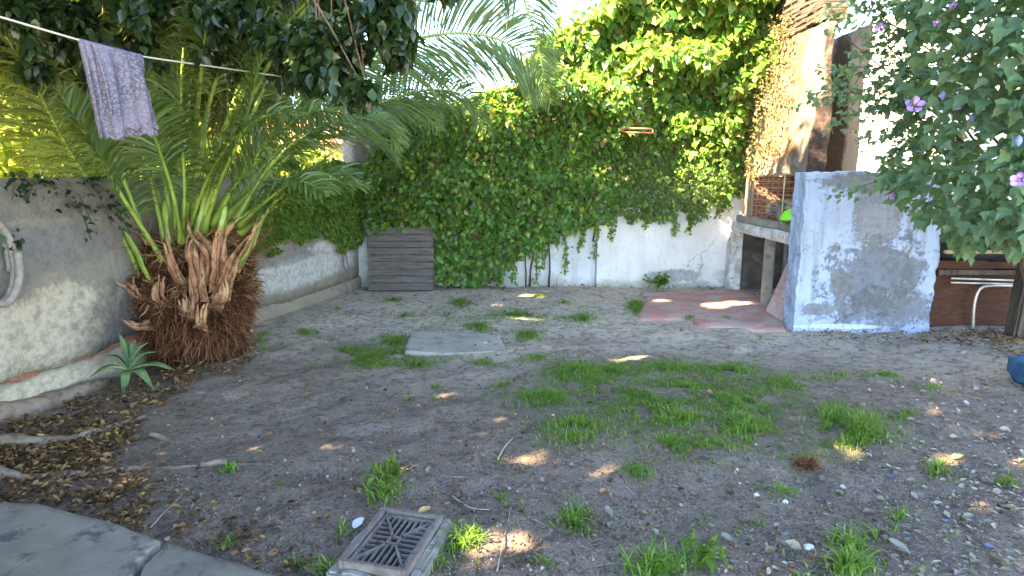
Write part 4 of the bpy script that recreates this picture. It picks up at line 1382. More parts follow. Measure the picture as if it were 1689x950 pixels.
frond([(300, 390, 5.4), (300, 280, 5.7), (310, 170, 6.0), (330, 40, 6.3), (380, -90, 6.6)], .45, .45)
frond([(330, 380, 5.4), (350, 270, 5.7), (400, 160, 6.1), (500, 60, 6.6), (620, 5, 7.1), (720, 0, 7.4)], .42, .55, .5)
frond([(330, 380, 5.0), (395, 200, 4.9), (500, 20, 4.9), (640, -100, 5.0), (770, -110, 5.2), (845, -40, 5.3), (880, 50, 5.3), (898, 130, 5.3)], .42, .58, .6, .6, .028, 140)
frond([(390, 362, 5.0), (455, 262, 5.05), (540, 205, 5.2), (620, 198, 5.5), (660, 238, 5.6)], .35, .46, .4, .4, .024)
frond([(380, 352, 5.5), (470, 260, 6.2), (560, 222, 6.8), (625, 238, 7.2), (660, 270, 7.3)], .35, .5, .4)
frond([(270, 430, 4.9), (205, 330, 4.65), (150, 235, 4.45), (95, 150, 4.3)], .45, .36, .3, .3, .022)
frond([(310, 390, 5.5), (330, 270, 5.9), (360, 120, 6.3), (440, -10, 6.7), (540, -70, 7.0)], .42, .5, .4)
frond([(262, 420, 5.5), (200, 300, 5.9), (120, 180, 6.3), (30, 90, 6.6)], .40, .45)
frond([(395, 372, 4.95), (440, 330, 4.75), (490, 300, 4.6), (540, 318, 4.5)], .35, .34, .2, .4, .018, 52)
frond([(300, 395, 5.0), (318, 270, 4.85), (330, 130, 4.65), (350, -20, 4.4), (380, -160, 4.1)], .48, .44)
frond([(355, 375, 5.6), (420, 260, 6.1), (510, 150, 6.6), (620, 100, 7.2), (700, 115, 7.6), (750, 160, 7.8)], .40, .52, .5)
frond([(280, 410, 5.5), (255, 280, 5.8), (225, 130, 6.1), (160, -20, 6.4)], .42, .45)
frond([(340, 385, 5.3), (362, 300, 5.5), (415, 190, 5.7), (470, 90, 6.0), (560, 20, 6.3), (650, 20, 6.6)], .42, .5, .4)
frond([(300, 400, 4.9), (285, 320, 4.75), (262, 245, 4.6), (225, 150, 4.4)], .45, .36, .3, .3, .02, 50)

frond([(255, 440, 5.1), (228, 360, 5.0), (185, 250, 4.9), (130, 130, 4.8), (60, 20, 4.7)], .22, .40)
frond([(290, 395, 5.1), (288, 280, 5.05), (292, 160, 5.0), (300, 20, 4.9), (312, -120, 4.7)], .55, .42)
frond([(325, 392, 5.0), (352, 280, 4.95), (385, 170, 4.9), (430, 40, 4.8), (490, -80, 4.6)], .52, .42)
frond([(305, 395, 5.05), (315, 290, 5.0), (345, 170, 5.0), (385, 40, 4.95), (430, -90, 4.8)], .55, .42)
frond([(275, 405, 5.1), (250, 300, 5.05), (236, 200, 5.0), (205, 70, 4.9), (160, -60, 4.8)], .55, .42)
frond([(310, 390, 5.0), (335, 310, 4.8), (380, 235, 4.6), (440, 190, 4.4), (500, 190, 4.3)], .25, .34, .3, .4, .02, 60)
frond([(350, 370, 5.0), (400, 290, 4.9), (455, 225, 4.85), (520, 185, 4.8), (590, 190, 4.8)], .2, .40, .4, .4, .022)
frond([(335, 385, 4.95), (362, 300, 4.8), (395, 225, 4.7), (420, 140, 4.6), (440, 40, 4.5)], .25, .40, .3, .35, .022)
frond([(280, 400, 5.2), (250, 290, 5.3), (205, 180, 5.4), (150, 90, 5.5), (70, 20, 5.6)], .2, .42, .5)
frond([(395, 385, 5.05), (470, 330, 5.0), (540, 300, 5.1), (605, 305, 5.3)], .15, .36, .3, .3, .018, 60)
frond([(300, 400, 4.95), (305, 310, 4.85), (300, 220, 4.75), (300, 120, 4.65), (310, 20, 4.5)], .2, .34, .5, .3, .02)
frond([(365, 372, 5.25), (425, 285, 5.45), (500, 215, 5.7), (590, 170, 6.0), (680, 170, 6.3), (725, 215, 6.4)], .2, .48, .6, .4, .022)


def dead_base(ctrl, w0, w1, mat=None):
    p3 = spline([P(*q_) for q_ in ctrl], 14)
    f = np.linspace(0, 1, 14)
    p3 = p3 + (norm(PB + np.array([0, .15, .6]) - p3)) * (.16 * (1 - np.clip(f / .35, 0, 1)))[:, None]
    w = np.interp(f, [0, .25, .6, .92, 1], [w0 * 1.15, w0 * .75, (w0 + w1) * .5, w1, w1 * .3])
    T = norm(np.gradient(p3, axis=0))
    out = norm(p3 - np.array([PB[0], PB[1] + .3, 0]) * np.array([1, 1, 0]) - np.array([0, 0, 1]) * p3[:, 2:3])
    S = norm(np.cross(T, out))
    parts = []
    single = mat is not None
    for q_ in range(1 if single else 5):
        off = 0 if single else (q_ - 2) * .42 + random.uniform(-.12, .12)
        ww = w * (1 if single else random.uniform(.30, .55))
        end = 14 if single else random.randint(9, 14)
        dev = np.zeros(3) if single else RNG.normal(size=3) * .035
        c_ = p3 + S * (w * off)[:, None] + dev * (f ** 2)[:, None] + out * (0 if single else random.uniform(-.012, .012))
        V, F = [], []
        for i in range(end):
            tw_ = 1 if single else (1 - .75 * max(0, i - end + 4) / 3)
            for s_, o_ in ((-1, -.22), (-.5, .12), (0, .2), (.5, .12), (1, -.22), (0, -.12)):
                V.append(c_[i] + S[i] * s_ * ww[i] * tw_ + out[i] * o_ * ww[i] * tw_)
        for i in range(end - 1):
            for k_ in range(6):
                F.append((i * 6 + k_, i * 6 + (k_ + 1) % 6, (i + 1) * 6 + (k_ + 1) % 6, (i + 1) * 6 + k_))
        F.append(tuple(range(6))); F.append(tuple((end - 1) * 6 + k_ for k_ in range(6)))
        parts.append((np.array(V), F))
    V, F = join_data(parts)
    V += (np.stack([fbm(V * np.array([38, 38, 9]), s_, 2) for s_ in range(3)], 1) - .5) * .03
    return mesh_obj('leaf_base', V, F, mat or M['dead_base'], palm, True)


for c_, a, b in [([(330, 505, 4.72), (322, 440, 4.72), (318, 400, 4.78), (338, 362, 4.8)], .055, .016), ([(372, 480, 4.80), (362, 420, 4.72), (372, 372, 4.70), (405, 340, 4.68)], .055, .018),
                 ([(372, 500, 4.82), (378, 452, 4.74), (395, 415, 4.72), (432, 372, 4.70)], .058, .014), ([(295, 480, 4.76), (284, 440, 4.74), (272, 412, 4.76), (262, 392, 4.76)], .042, .018),
                 ([(345, 470, 4.75), (345, 420, 4.75), (318, 385, 4.80), (312, 362, 4.85)], .05, .014), ([(250, 510, 4.85), (215, 480, 4.75), (190, 462, 4.70)], .045, .02),
                 ([(245, 550, 4.82), (215, 535, 4.72), (190, 528, 4.68)], .045, .02), ([(395, 440, 4.95), (412, 400, 4.9), (430, 345, 4.88)], .045, .012),
                 ([(355, 520, 4.72), (365, 480, 4.68), (352, 440, 4.7)], .05, .02), ([(300, 540, 4.70), (308, 500, 4.68), (300, 470, 4.7)], .05, .02),
                 ([(270, 520, 4.75), (258, 480, 4.72), (262, 440, 4.75)], .05, .022), ([(330, 560, 4.70), (332, 520, 4.64), (340, 490, 4.66)], .045, .02)]:
    dead_base(c_, a, b)
for c_, a, b in [([(356, 462, 4.80), (357, 430, 4.76), (364, 385, 4.76), (372, 340, 4.8)], .032, .024), ([(405, 435, 4.9), (412, 410, 4.9), (440, 350, 4.9), (470, 320, 4.9)], .024, .018),
                 ([(325, 440, 4.9), (322, 400, 4.9), (335, 340, 4.95), (352, 280, 4.95)], .04, .03), ([(283, 440, 4.95), (278, 400, 4.95), (270, 330, 5.0)], .034, .026),
                 ([(262, 500, 4.88), (240, 450, 4.85), (205, 380, 4.78)], .036, .024)]:
    o = dead_base(c_, a, b, M['petiole'])
    o['label'] = 'green cut stalk among the dry leaf bases'
# dry, thread-like leaflets over the trunk top
leaf_obj('dry_leaflets', hairs(420, .85, 1.12, .25, .55, .0045, az_front, -.55), M['lf_palmdry'], palm)
leaf_obj('debris', hairs(900, .55, 1.05, .06, .16, .009, az_front, .2), M['lf_palmdry'], palm)
rest(palm, PB)

# ------------------------------------------------------------------ agave beside the trunk
k = NT('agave_leaf', .45, .4)
c = k.mix(k.step(k.noise(6, 4), .4, .65), (.085, .17, .07), (.19, .28, .11))
c = k.mix(k.step(k.noise(70, 2), .62, .7), c, (.33, .44, .31))
k.color(c)
M['agave'] = k.m
ag = thing('agave', 'small pale green rosette plant with thick pointed leaves at the palm foot', 'plant')
A0 = G(216, 634) + np.array([0, 0, .12])
for px, py, dY, w in [(196, 550, .0, .038), (246, 564, .06, .030), (260, 580, .0, .034), (290, 611, -.05, .042), (252, 640, -.20, .040), (204, 655, -.24, .036), (148, 622, -.24, .036), (224, 560, .10, .028), (172, 588, -.06, .028)]:
    e = P(px, py, A0[1] + dY)
    mid = (A0 + e) / 2 + np.array([0, 0, .05])
    c_ = spline([A0, mid, e], 12)
    f = np.linspace(0, 1, 12)
    w_ = w * np.interp(f, [0, .12, .45, .8, 1], [.55, .75, 1, .55, .03])
    T = norm(np.gradient(c_, axis=0))
    S = norm(np.cross(T, np.array([0, 0, 1.0]) + .3 * norm(e - A0)))
    N_ = norm(np.cross(S, T))
    V, F = [], []
    for i in range(12):
        for s_, o_ in ((-1, .32), (-.5, .04), (0, -.06), (.5, .04), (1, .32), (.5, -.22), (0, -.36), (-.5, -.22)):
            V.append(c_[i] + S[i] * s_ * w_[i] + N_[i] * o_ * w_[i])
    for i in range(11):
        for k_ in range(8):
            F.append((i * 8 + k_, i * 8 + (k_ + 1) % 8, (i + 1) * 8 + (k_ + 1) % 8, (i + 1) * 8 + k_))
    F.append(tuple(range(8)))
    mesh_obj('leaf', V, F, M['agave'], ag, True)
rest(ag, (A0[0], A0[1], 0))

# ------------------------------------------------------------------ clothesline and towel
lpx = [(-60, 13), (0, 28), (60, 45.5), (130, 66), (180, 80), (235, 93), (330, 107), (450, 124), (580, 143), (680, 156), (775, 167)]
invY = lambda x: np.interp(x, [-60, 775], [1 / 2.88, 1 / 8.45])
lp3 = [P(x, y, 1 / invY(x)) for x, y in lpx]
V, F = tube_data(spline(lp3, 90), .0055, 6)
tag(mesh_obj('clothesline', V, F, M['line'], None, True), 'pale taut clothesline running from the left edge to the vine', 'clothesline')

kt = NT('knit_towel', .95, .1)
mp = kt.n('ShaderNodeMapping')
mp.inputs['Scale'].default_value = (60, 60, 75)
kt.lk(kt.pos(), mp.inputs[0])
vo = kt.n('ShaderNodeTexVoronoi')
kt.lk(mp.outputs[0], vo.inputs['Vector'])
vo.inputs['Scale'].default_value = 1.0
c = kt.mix(kt.step(vo.outputs['Distance'], .1, .7), (.25, .245, .30), (.105, .105, .15))
c = kt.mix(kt.math('MULTIPLY', kt.step(kt.noise(5, 4), .4, .65), .5), c, (.24, .22, .29))
kt.color(c).bump(vo.outputs['Distance'], -.9, .008)
tw = thing('towel', 'grey lilac knitted towel with scalloped hem draped over the clothesline', 'towel')
tw_d = norm(lp3[5] - lp3[3])


def towel_sheet(xa, xb, len_a, len_b, off, seed, scal):
    """hangs from the line between pixel xa and xb; off: towards the camera"""
    a = np.array([np.interp(xa, [q_[0] for q_ in lpx], np.array(lp3)[:, i]) for i in range(3)])
    b = np.array([np.interp(xb, [q_[0] for q_ in lpx], np.array(lp3)[:, i]) for i in range(3)])
    nu, nv = 56, 64
    outv = norm(np.cross(b - a, np.array([0, 0, 1.0])))
    if outv[1] > 0: outv = -outv
    V = []
    for j in range(nv + 1):
        v = j / nv
        for i in range(nu + 1):
            u = i / nu
            L = len_a * (1 - u) + len_b * u
            top = a * (1 - u) + b * u
            z = -v * L
            if v > .97:
                z -= scal * abs(math.sin(u * math.pi * 4.5)) * (v - .97) / .03
            fold = (.018 * math.sin(u * 9 + seed) + .010 * math.sin(u * 21 + 2 * seed + v * 2)) * min(1, v * 3) + .03 * math.sin(v * 2.4 + u * 2 + seed) * v
            arch = .010 * math.sqrt(max(0, 1 - (1 - min(v * L / .012, 1)) ** 2))
            # the cloth narrows and sways to the right on its way down
            sw = .085 * v - (.5 - u) * .03 * v + .012 * math.sin(v * 9 + seed) * (u > .9)
            p_ = top + tw_d * sw + outv * (off * (arch / .010) + fold * (1 if off > 0 else .6)) + np.array([0, 0, z + .007 * (1 - v * 0)])
            V.append(p_)
    F = [(j * (nu + 1) + i, j * (nu + 1) + i + 1, (j + 1) * (nu + 1) + i + 1, (j + 1) * (nu + 1) + i) for j in range(nv) for i in range(nu)]
    return np.array(V), F


for nm, args in (('front_fold', (146, 228, .485, .43, .016, 1.0, .022)), ('under_fold', (129, 160, .49, .49, .004, 2.4, .015)), ('back_fall', (132, 228, .45, .40, -.016, 3.3, .02))):
    V, F = towel_sheet(*args)
    o = mesh_obj(nm, V, F, kt.m, tw, True)
    m_ = o.modifiers.new('thick', 'SOLIDIFY'); m_.thickness = .009; m_.offset = 0
rest(tw, lp3[4])

# ------------------------------------------------------------------ hose loop on the left wall
H0_ = on_left(-20, 432, .06)
a = np.linspace(-.3, 2 * math.pi * 2 + .2, 90)
pts = np.stack([H0_[0] + LU[0] * np.cos(a) * .13, H0_[1] + LU[1] * np.cos(a) * .13, H0_[2] + np.sin(a) * .27], 1)
pts[:, :2] += LN * (.01 + .012 * a / 2)[:, None]
V, F = tube_data(pts, .026, 10)
tag(mesh_obj('garden_hose', V, F, M['hose'], None, True), 'thick beige grey hose loop hanging on the left wall at the picture edge', 'hose')

# two thin iron rods leaning on the left wall
for (x0, y0, x1, y1), lab in (((582, 468, 568, 410), 'dark thin iron rod leaning on the left wall, the one nearer to the wooden panel'), ((572, 470, 564, 414), 'paler thin rod leaning on the left wall, the one farther from the wooden panel')):
    a = on_left(x0, y0, .16); a[2] = 0
    b = on_left(x1, y1, .06)
    V, F = tube_data(np.array([a, (a + b) / 2 + (.004, 0, 0), b]), .009, 6)
    tag(mesh_obj('iron_rod', V, F, M['rust_iron']), lab, 'rod')

# ------------------------------------------------------------------ wooden panel against the back wall
wp = thing('wooden_pallet', 'weathered grey wooden plank panel leaning on the vine at the far left corner', 'panel')
x0, x1 = P(607, 468, 8.42)[0], P(715, 468, 8.42)[0]
hh = [0, .105, .205, .30, .405, .50, .60, .69, .785, .89]
tilt = Matrix.Translation((0, 8.40, .012)) @ Matrix.Rotation(R(-9), 4, 'X')
for i in range(9):
    bm = bmesh.new()
    add_box(bm, ((x0 + x1) / 2 + random.uniform(-.006, .006), random.uniform(-.006, .006), (hh[i] + hh[i + 1]) / 2), (x1 - x0 + random.uniform(-.012, .012) + (.03 if i == 8 else 0), .035, hh[i + 1] - hh[i] - .007), None, .005)
    bmesh.ops.transform(bm, matrix=tilt, verts=bm.verts[:])
    bm_obj('plank', bm, M['wood'], wp)
for x in (x0 + .07, (x0 + x1) / 2, x1 - .03):
    bm = bmesh.new()
    add_box(bm, (x, .05, .44), (.075, .05, .84), None, .005)
    bmesh.ops.transform(bm, matrix=tilt, verts=bm.verts[:])
    bm_obj('batten', bm, M['wood'], wp)
rest(wp, ((x0 + x1) / 2, 8.42, 0))

# ------------------------------------------------------------------ drain grate
gt = thing('drain_grate', 'rusty iron drain grate with radiating slots in a mortar kerb in the foreground', 'drain')
tz = .075
g00, g10, g11, g01 = G(633, 846, tz), G(716, 857, tz), G(672, 944, tz), G(573, 927, tz)
ctr = (g00 + g10 + g11 + g01) / 4
ux = norm((g10 - g00) + (g11 - g01)); uy = np.cross(np.array([0, 0, 1.0]), ux)
hx = .5 * (np.linalg.norm(g10 - g00) + np.linalg.norm(g11 - g01)) / 2
hy = .5 * (np.linalg.norm(g01 - g00) + np.linalg.norm(g11 - g10)) / 2
TM = Matrix(((ux[0], uy[0], 0, ctr[0]), (ux[1], uy[1], 0, ctr[1]), (0, 0, 1, 0), (0, 0, 0, 1)))


def gbox(bm, x, y, z, sx, sy, sz, rot=0, bev=.002):
    add_box(bm, (x, y, z), (sx, sy, sz), Matrix.Rotation(rot, 3, 'Z') if rot else None, bev)


bm = bmesh.new()
for s in (-1, 1):
    gbox(bm, s * (hx + .036), 0, .024, .050, 2 * hy + .12, .075, 0, .012)
    gbox(bm, 0, s * (hy + .036), .022, 2 * hx + .02, .048, .075, 0, .012)
bmesh.ops.subdivide_edges(bm, edges=bm.edges[:], cuts=3, use_grid_fill=True)
for v in bm.verts:
    p_ = np.array(v.co)[None]
    v.co += Vector([(fbm(p_ * 14, 80 + s, 3)[0] - .5) * .028 for s in range(3)])
bmesh.ops.transform(bm, matrix=TM, verts=bm.verts[:])
bm_obj('mortar_kerb', bm, noise_mat('mortar', (.19, .17, .15), (.30, .28, .26), 8, bump=.8, bscale=60, c=(.12, .11, .09)), gt)
bm = bmesh.new()
ft = .020
for s in (-1, 1):
    gbox(bm, s * (hx + ft / 2), 0, tz - .006, ft, 2 * hy + 2 * ft, .05)
    gbox(bm, 0, s * (hy + ft / 2), tz - .0065, 2 * hx - .002, ft, .049)
bmesh.ops.transform(bm, matrix=TM, verts=bm.verts[:])
bm_obj('frame', bm, M['rust_iron'], gt)
bm = bmesh.new()
gx_, gy_ = hx - .006, hy - .006
bw, bh, bz = .009, .022, tz - .008
for s in (-1, 1):                                     # rim
    gbox(bm, s * (gx_ - .007), 0, bz, .014, 2 * gy_, bh)
    gbox(bm, 0, s * (gy_ - .007), bz - .0005, 2 * gx_ - .028, .014, bh - .001)
ang = math.atan2(gy_, gx_)
dl = math.hypot(gx_, gy_) - .02
for sx_ in (-1, 1):
    for sy_ in (-1, 1):
        m0 = .030
        gbox(bm, sx_ * (gx_ + m0 * math.cos(ang)) / 2, sy_ * (gy_ + m0 * math.sin(ang)) / 2, bz + .0015, dl - m0 - .005, .012, bh, math.atan2(sy_ * gy_, sx_ * gx_))
for s in (-1, 1):
    gbox(bm, s * .022, 0, bz + .001, .010, .052, bh)
    gbox(bm, 0, s * .022, bz + .0005, .034, .010, bh)
ncol = 8
for i in range(ncol):                                 # slots running lengthwise above and below the cross
    x = -gx_ + .014 + (2 * gx_ - .028) * (i + .5) / ncol
    for s in (-1, 1):
        ylo = max(abs(x) * gy_ / gx_ + .006, .027)
        if gy_ - .014 - ylo > .01:
            gbox(bm, x, s * (ylo + gy_ - .014) / 2, bz - .001, bw, gy_ - .014 - ylo, bh - .003)
nrow = 10
for i in range(nrow):                                 # and crosswise at its sides
    y = -gy_ + .014 + (2 * gy_ - .028) * (i + .5) / nrow
    for s in (-1, 1):
        xlo = max(abs(y) * gx_ / gy_ + .006, .027)
        if gx_ - .014 - xlo > .01:
            gbox(bm, s * (xlo + gx_ - .014) / 2, y, bz - .0015, gx_ - .014 - xlo, bw * .8, bh - .004)
bmesh.ops.transform(bm, matrix=TM, verts=bm.verts[:])
bm_obj('grating', bm, M['grate'], gt)
bm = bmesh.new()
gbox(bm, 0, 0, .034, 2 * hx, 2 * hy, .02)
bmesh.ops.transform(bm, matrix=TM, verts=bm.verts[:])
bm_obj('sump', bm, noise_mat('sump_dark', (.012, .011, .010), (.02, .018, .016), 9), gt)
rest(gt, (ctr[0], ctr[1], 0))

# ------------------------------------------------------------------ shed corner at the right
sh = thing('lean_to', 'dark lean-to shed corner with timber post and pale front beam, behind the flowering shrub', 'shed')
pb = G(1672, 556)
bm = bmesh.new()
add_box(bm, (pb[0] + .06, pb[1], .85), (.17, .16, 1.8), Matrix.Rotation(R(2), 3, 'Y'), .02)
bmesh.ops.subdivide_edges(bm, edges=bm.edges[:], cuts=7, use_grid_fill=True)
for v in bm.verts:
    p_ = np.array(v.co)[None]
    v.co += Vector([(fbm(p_ * np.array([6, 6, 2]), 90 + s, 3)[0] - .5) * .04 for s in range(2)] + [0])
bm_obj('post', bm, M['post'], sh)
zb_ = P(1630, 416, 6.05)[2]
piece('beam', ((XP1 + 6.4) / 2, 6.08, zb_), (6.4 - XP1, .05, .035), M['beam'], sh)
piece('beam', ((XP1 + 6.4) / 2, 6.10, zb_ + .36), (6.4 - XP1, .06, .10), M['post'], sh)
piece('roof', ((XP1 + 6.6) / 2 + .02, 7.0, zb_ + .47), (6.6 - XP1, 2.1, .04), M['post'], sh, .005, Matrix.Rotation(R(4), 3, 'X'))
piece('back_panel', ((XP1 + 6.4) / 2, 7.6, .75), (6.4 - XP1, .04, 1.5), M['black'], sh)
piece('side_panel', (6.42, 6.85, .75), (.04, 1.5, 1.5), M['black'], sh)
rest(sh, (pb[0], pb[1], 0))
# sagging dark tarp bundle
bm = bmesh.new()
bmesh.ops.create_icosphere(bm, subdivisions=4, radius=1)
for v in bm.verts:
    p_ = np.array(v.co)
    k_ = 1 + (fbm(p_[None] * 2.2, 33, 3)[0] - .5) * .5
    v.co = Vector((5.15 + p_[0] * .72 * k_, 6.72 + p_[1] * .3 * k_, .86 + p_[2] * .26 * k_))
tag(bm_obj('tarp_bundle', bm, M['black'], None, True), 'black bundled tarp on top of the brown boards in the lean-to', 'tarp')
for lab, xa, xb, y_, h_ in (('red brown board standing beside the pale blue wall', 4.42, 5.02, 6.34, .74), ('red brown board behind the bent metal table leg', 5.04, 5.85, 6.40, .72)):
    bm = bmesh.new()
    add_box(bm, ((xa + xb) / 2, y_, h_ / 2 - .02), (xb - xa, .03, h_), Matrix.Rotation(R(-3), 3, 'X'), .004)
    tag(bm_obj('wooden_board', bm, M['board']), lab, 'board')
ft_ = thing('folded_table', 'folded table frame of pale bent metal tube standing in the lean-to', 'table')
yt = 6.2
a = [P(1604, 547, yt), P(1606, 510, yt), P(1611, 486, yt), P(1620, 474, yt), P(1640, 471, yt), P(1690, 472, yt)]
a[0][2] = .01
V, F = tube_data(spline(a, 40), .015, 9)
mesh_obj('leg', V, F, M['tube'], ft_, True)
for (xa, ya_, xb, yb_) in ((1568, 459, 1690, 463), (1568, 466, 1690, 469)):
    V, F = tube_data(np.array([P(xa, ya_, 6.28), P(xb, yb_, 6.28)]), .012, 8)
    mesh_obj('rail', V, F, M['tube'], ft_, True)
piece('table_top', (5.05, 6.30, .60), (1.15, .02, .07), M['post'], ft_)
V, F = tube_data(np.array([P(1605, 545, 6.22), P(1690, 546, 6.22)]), .012, 8)
V[:, 2] = np.maximum(V[:, 2], .005)
mesh_obj('foot_bar', V, F, M['tube'], ft_, True)
rest(ft_, (5.0, 6.25, 0))

# blue cloth bag at the right edge
bm = bmesh.new()
bmesh.ops.create_cube(bm, size=2)
bmesh.ops.subdivide_edges(bm, edges=bm.edges[:], cuts=9, use_grid_fill=True)
c0 = G(1722, 632)
for v in bm.verts:
    x, y, z = v.co
    b = (1 - .30 * (abs(x) ** 3)) * (1 - .30 * (abs(y) ** 3))
    zz_ = z * .085 * (b if z > 0 else 1)
    p_ = np.array([[x, y, z]])
    wr = (fbm(p_ * 2.4, 5, 3)[0] - .5) * .05
    v.co = Vector((c0[0] + x * .20 + y * .05 + wr, c0[1] + y * .19 + wr, .085 + zz_ + wr + .05 * (y > .3) * (y - .3)))
tag(bm_obj('cushion', bm, M['cloth_blue'], None, True), 'faded blue cloth cushion lying on the dirt at the right edge', 'cushion')

# ------------------------------------------------------------------ flowering hibiscus shrub
hb = thing('hibiscus_shrub', 'large hibiscus shrub with lilac flowers overhanging the pale blue wall', 'shrub')
HBASE = np.array([4.35, 4.6, 0])
stems = []
tips = []
for px, py, Y in [(1500, 110, 4.9), (1560, 60, 4.6), (1450, 60, 5.2), (1620, 150, 4.0), (1680, 90, 3.6), (1560, 220, 4.5), (1600, 320, 4.3), (1680, 250, 3.8), (1530, 290, 4.8), (1650, 370, 4.2),
                  (1440, 180, 5.3), (1400, 150, 5.4), (1370, 40, 5.5), (1470, 320, 5.2), (1690, 20, 3.5), (1600, -60, 4.3), (1740, 200, 3.6), (1760, 330, 3.9), (1500, -40, 4.9), (1430, 10, 5.2), (1760, 60, 3.6), (1440, 300, 5.35), (1360, 130, 5.6)]:
    tips.append(P(px, py, Y))
for tp in tips:
    s = HBASE + np.array([random.uniform(-.15, .15), random.uniform(-.15, .15), random.uniform(.3, .9)])
    mid = (s * .55 + tp * .45) + np.array([.15, 0, .25])
    pts = spline([s, mid, tp], 12)
    stems.append(pts)
V, F = join_data([tube_data(spline([HBASE + np.array([dx, dy, -.05]), HBASE + np.array([dx * 1.5, dy * 1.4, .5]), HBASE + np.array([dx * 2.4, dy * 2, 1.3])], 10), np.linspace(.04, .022, 10), 8) for dx, dy in ((0, 0), (-.08, .06), (.08, -.06), (.02, .1))])
mesh_obj('trunk', V, F, M['bark'], hb, True)
V, F = join_data([tube_data(p_, np.linspace(.016, .004, 12), 6) for p_ in stems])
mesh_obj('branch', V, F, noise_mat('hibiscus_twig', (.10, .075, .05), (.17, .13, .09), 9), hb, True)


def in_hib(px, py):
    l = np.interp(py, [-150, 0, 30, 60, 95, 140, 200, 260, 300, 340, 380, 410], [1440, 1465, 1470, 1475, 1490, 1480, 1505, 1480, 1455, 1500, 1555, 1585])
    b = np.interp(px, [1455, 1500, 1560, 1600, 1640, 1700], [325, 345, 402, 412, 392, 405])
    return (px > l) & (py < b)


n = 8000
px = RNG.uniform(1430, 1960, n); py = RNG.uniform(-330, 420, n)
wob = (fbm(np.stack([px / 40, py / 40, px * 0], 1), 61, 3) - .5) * 90
m = in_hib(px + wob, py - wob * .5)
px, py = px[m], py[m]
Yc = np.interp(px, [1440, 1560, 1689, 1960], [5.1, 4.5, 3.75, 3.4]) + RNG.uniform(-.2, .95, len(px)) ** 1 + .25 * (fbm(np.stack([px / 70, py / 70, px * 0], 1), 3, 2) - .5)
p = np.stack([P(a, b, c_) for a, b, c_ in zip(px, py, Yc)])
n = len(p)
out = norm(p - (HBASE + np.array([0, 0, 1.6])))
tip = norm(out * .5 + RNG.normal(size=(n, 3)) * .45 + np.array([-.1, -.25, -.65]))
nr = norm(RNG.normal(size=(n, 3)) * .4 + np.array([-.2, -.55, .8]))
leaf_obj('foliage', leaf_data(p, tip, nr, .105 * RNG.uniform(.6, 1.25, n), .85, LOBED), M['lf_hib'], hb)
# light sprays reaching left in front of the white wall
sp_p, sp_t, sp_n, parts = [], [], [], []
for x0, y0, Y0, x1, y1, Y1 in [(1520, 60, 5.0, 1375, 48, 5.5), (1510, 120, 5.0, 1352, 118, 5.6), (1500, 150, 5.0, 1318, 172, 5.6), (1520, 190, 4.9, 1395, 150, 5.5), (1530, 100, 5.0, 1410, 88, 5.4), (1530, 160, 4.9, 1430, 195, 5.3),
                               (1520, 240, 4.9, 1415, 228, 5.3), (1530, 280, 4.9, 1385, 325, 5.4), (1530, 30, 5.0, 1400, 20, 5.4), (1510, 200, 4.9, 1470, 215, 5.1), (1520, 60, 4.9, 1440, 70, 5.3), (1540, 250, 4.8, 1450, 262, 5.2), (1520, 130, 4.9, 1445, 135, 5.2),
                               (1530, 290, 4.8, 1460, 300, 5.1), (1500, 170, 4.9, 1370, 205, 5.5), (1490, 100, 5, 1335, 160, 5.65), (1510, 10, 5, 1360, 22, 5.6)]:
    a, b = P(x0, y0, Y0), P(x1, y1, Y1)
    pts = spline([a, (a + b) / 2 + np.array([0, 0, .04]), b], 26)
    parts.append(tube_data(pts, np.linspace(.006, .002, 26), 5))
    for f_, p_ in zip(np.linspace(0, 1, 26), pts):
        for _ in range(3):
            sp_p.append(p_ + RNG.normal(size=3) * .035)
            sp_t.append(RNG.normal(size=3) * .55 + np.array([-.35, -.2, -.35])); sp_n.append(RNG.normal(size=3) * .5 + np.array([-.2, -.4, .8]))
V, F = join_data(parts)
mesh_obj('twig', V, F, M['bark'], hb)
leaf_obj('spray_foliage', leaf_data(sp_p, sp_t, sp_n, .062 * RNG.uniform(.6, 1.25, len(sp_p)), .8, LOBED), M['lf_hib'], hb)
k = NT('hibiscus_petal', .6, .2)
k.color(k.mix(k.step(k.noise(18, 3), .35, .7), (.36, .21, .62), (.55, .34, .78)))
M['petal'] = k.m
M['stamen'] = noise_mat('stamen', (.5, .08, .2), (.75, .6, .4), 60)
M['bud'] = noise_mat('blue_bud', (.14, .18, .50), (.22, .26, .60), 30)


def flower(px, py, Y, r, face, closed=0.0):
    c_ = P(px, py, Y)
    face = norm(np.array(face, float))
    s = norm(np.cross(face, [0.1, 0, 1]))
    u = np.cross(s, face)
    V, F = [], []
    for i in range(5):
        a0 = 2 * math.pi * i / 5 + .3
        o = len(V)
        for rr in np.linspace(.08, 1, 6):
            hw = .62 * math.sin(math.pi * min(rr * .62 + .08, 1)) * (1 if rr < .95 else .75)
            for t_ in (-1, -.5, 0, .5, 1):
                a_ = a0 + t_ * hw * (.95 if rr > .3 else .5)
                rad = r * rr * (1 - .10 * abs(t_) * rr) * (1 - closed * .6)
                h = r * (.42 * rr ** 1.4 * (1 + closed) - .05 + .05 * math.sin(t_ * 5 + i) * rr + .035 * t_)
                V.append(c_ + s * rad * math.cos(a_) + u * rad * math.sin(a_) + face * h)
        F += [(o + j * 5 + q_, o + j * 5 + q_ + 1, o + (j + 1) * 5 + q_ + 1, o + (j + 1) * 5 + q_) for j in range(5) for q_ in range(4)]
    fo = mesh_obj('flower', V, F, M['petal'], hb, True)
    V, F = tube_data(np.array([c_, c_ + face * r * .55]), [r * .10, r * .05], 7)
    mesh_obj('stamen', V, F, M['stamen'], fo, True)


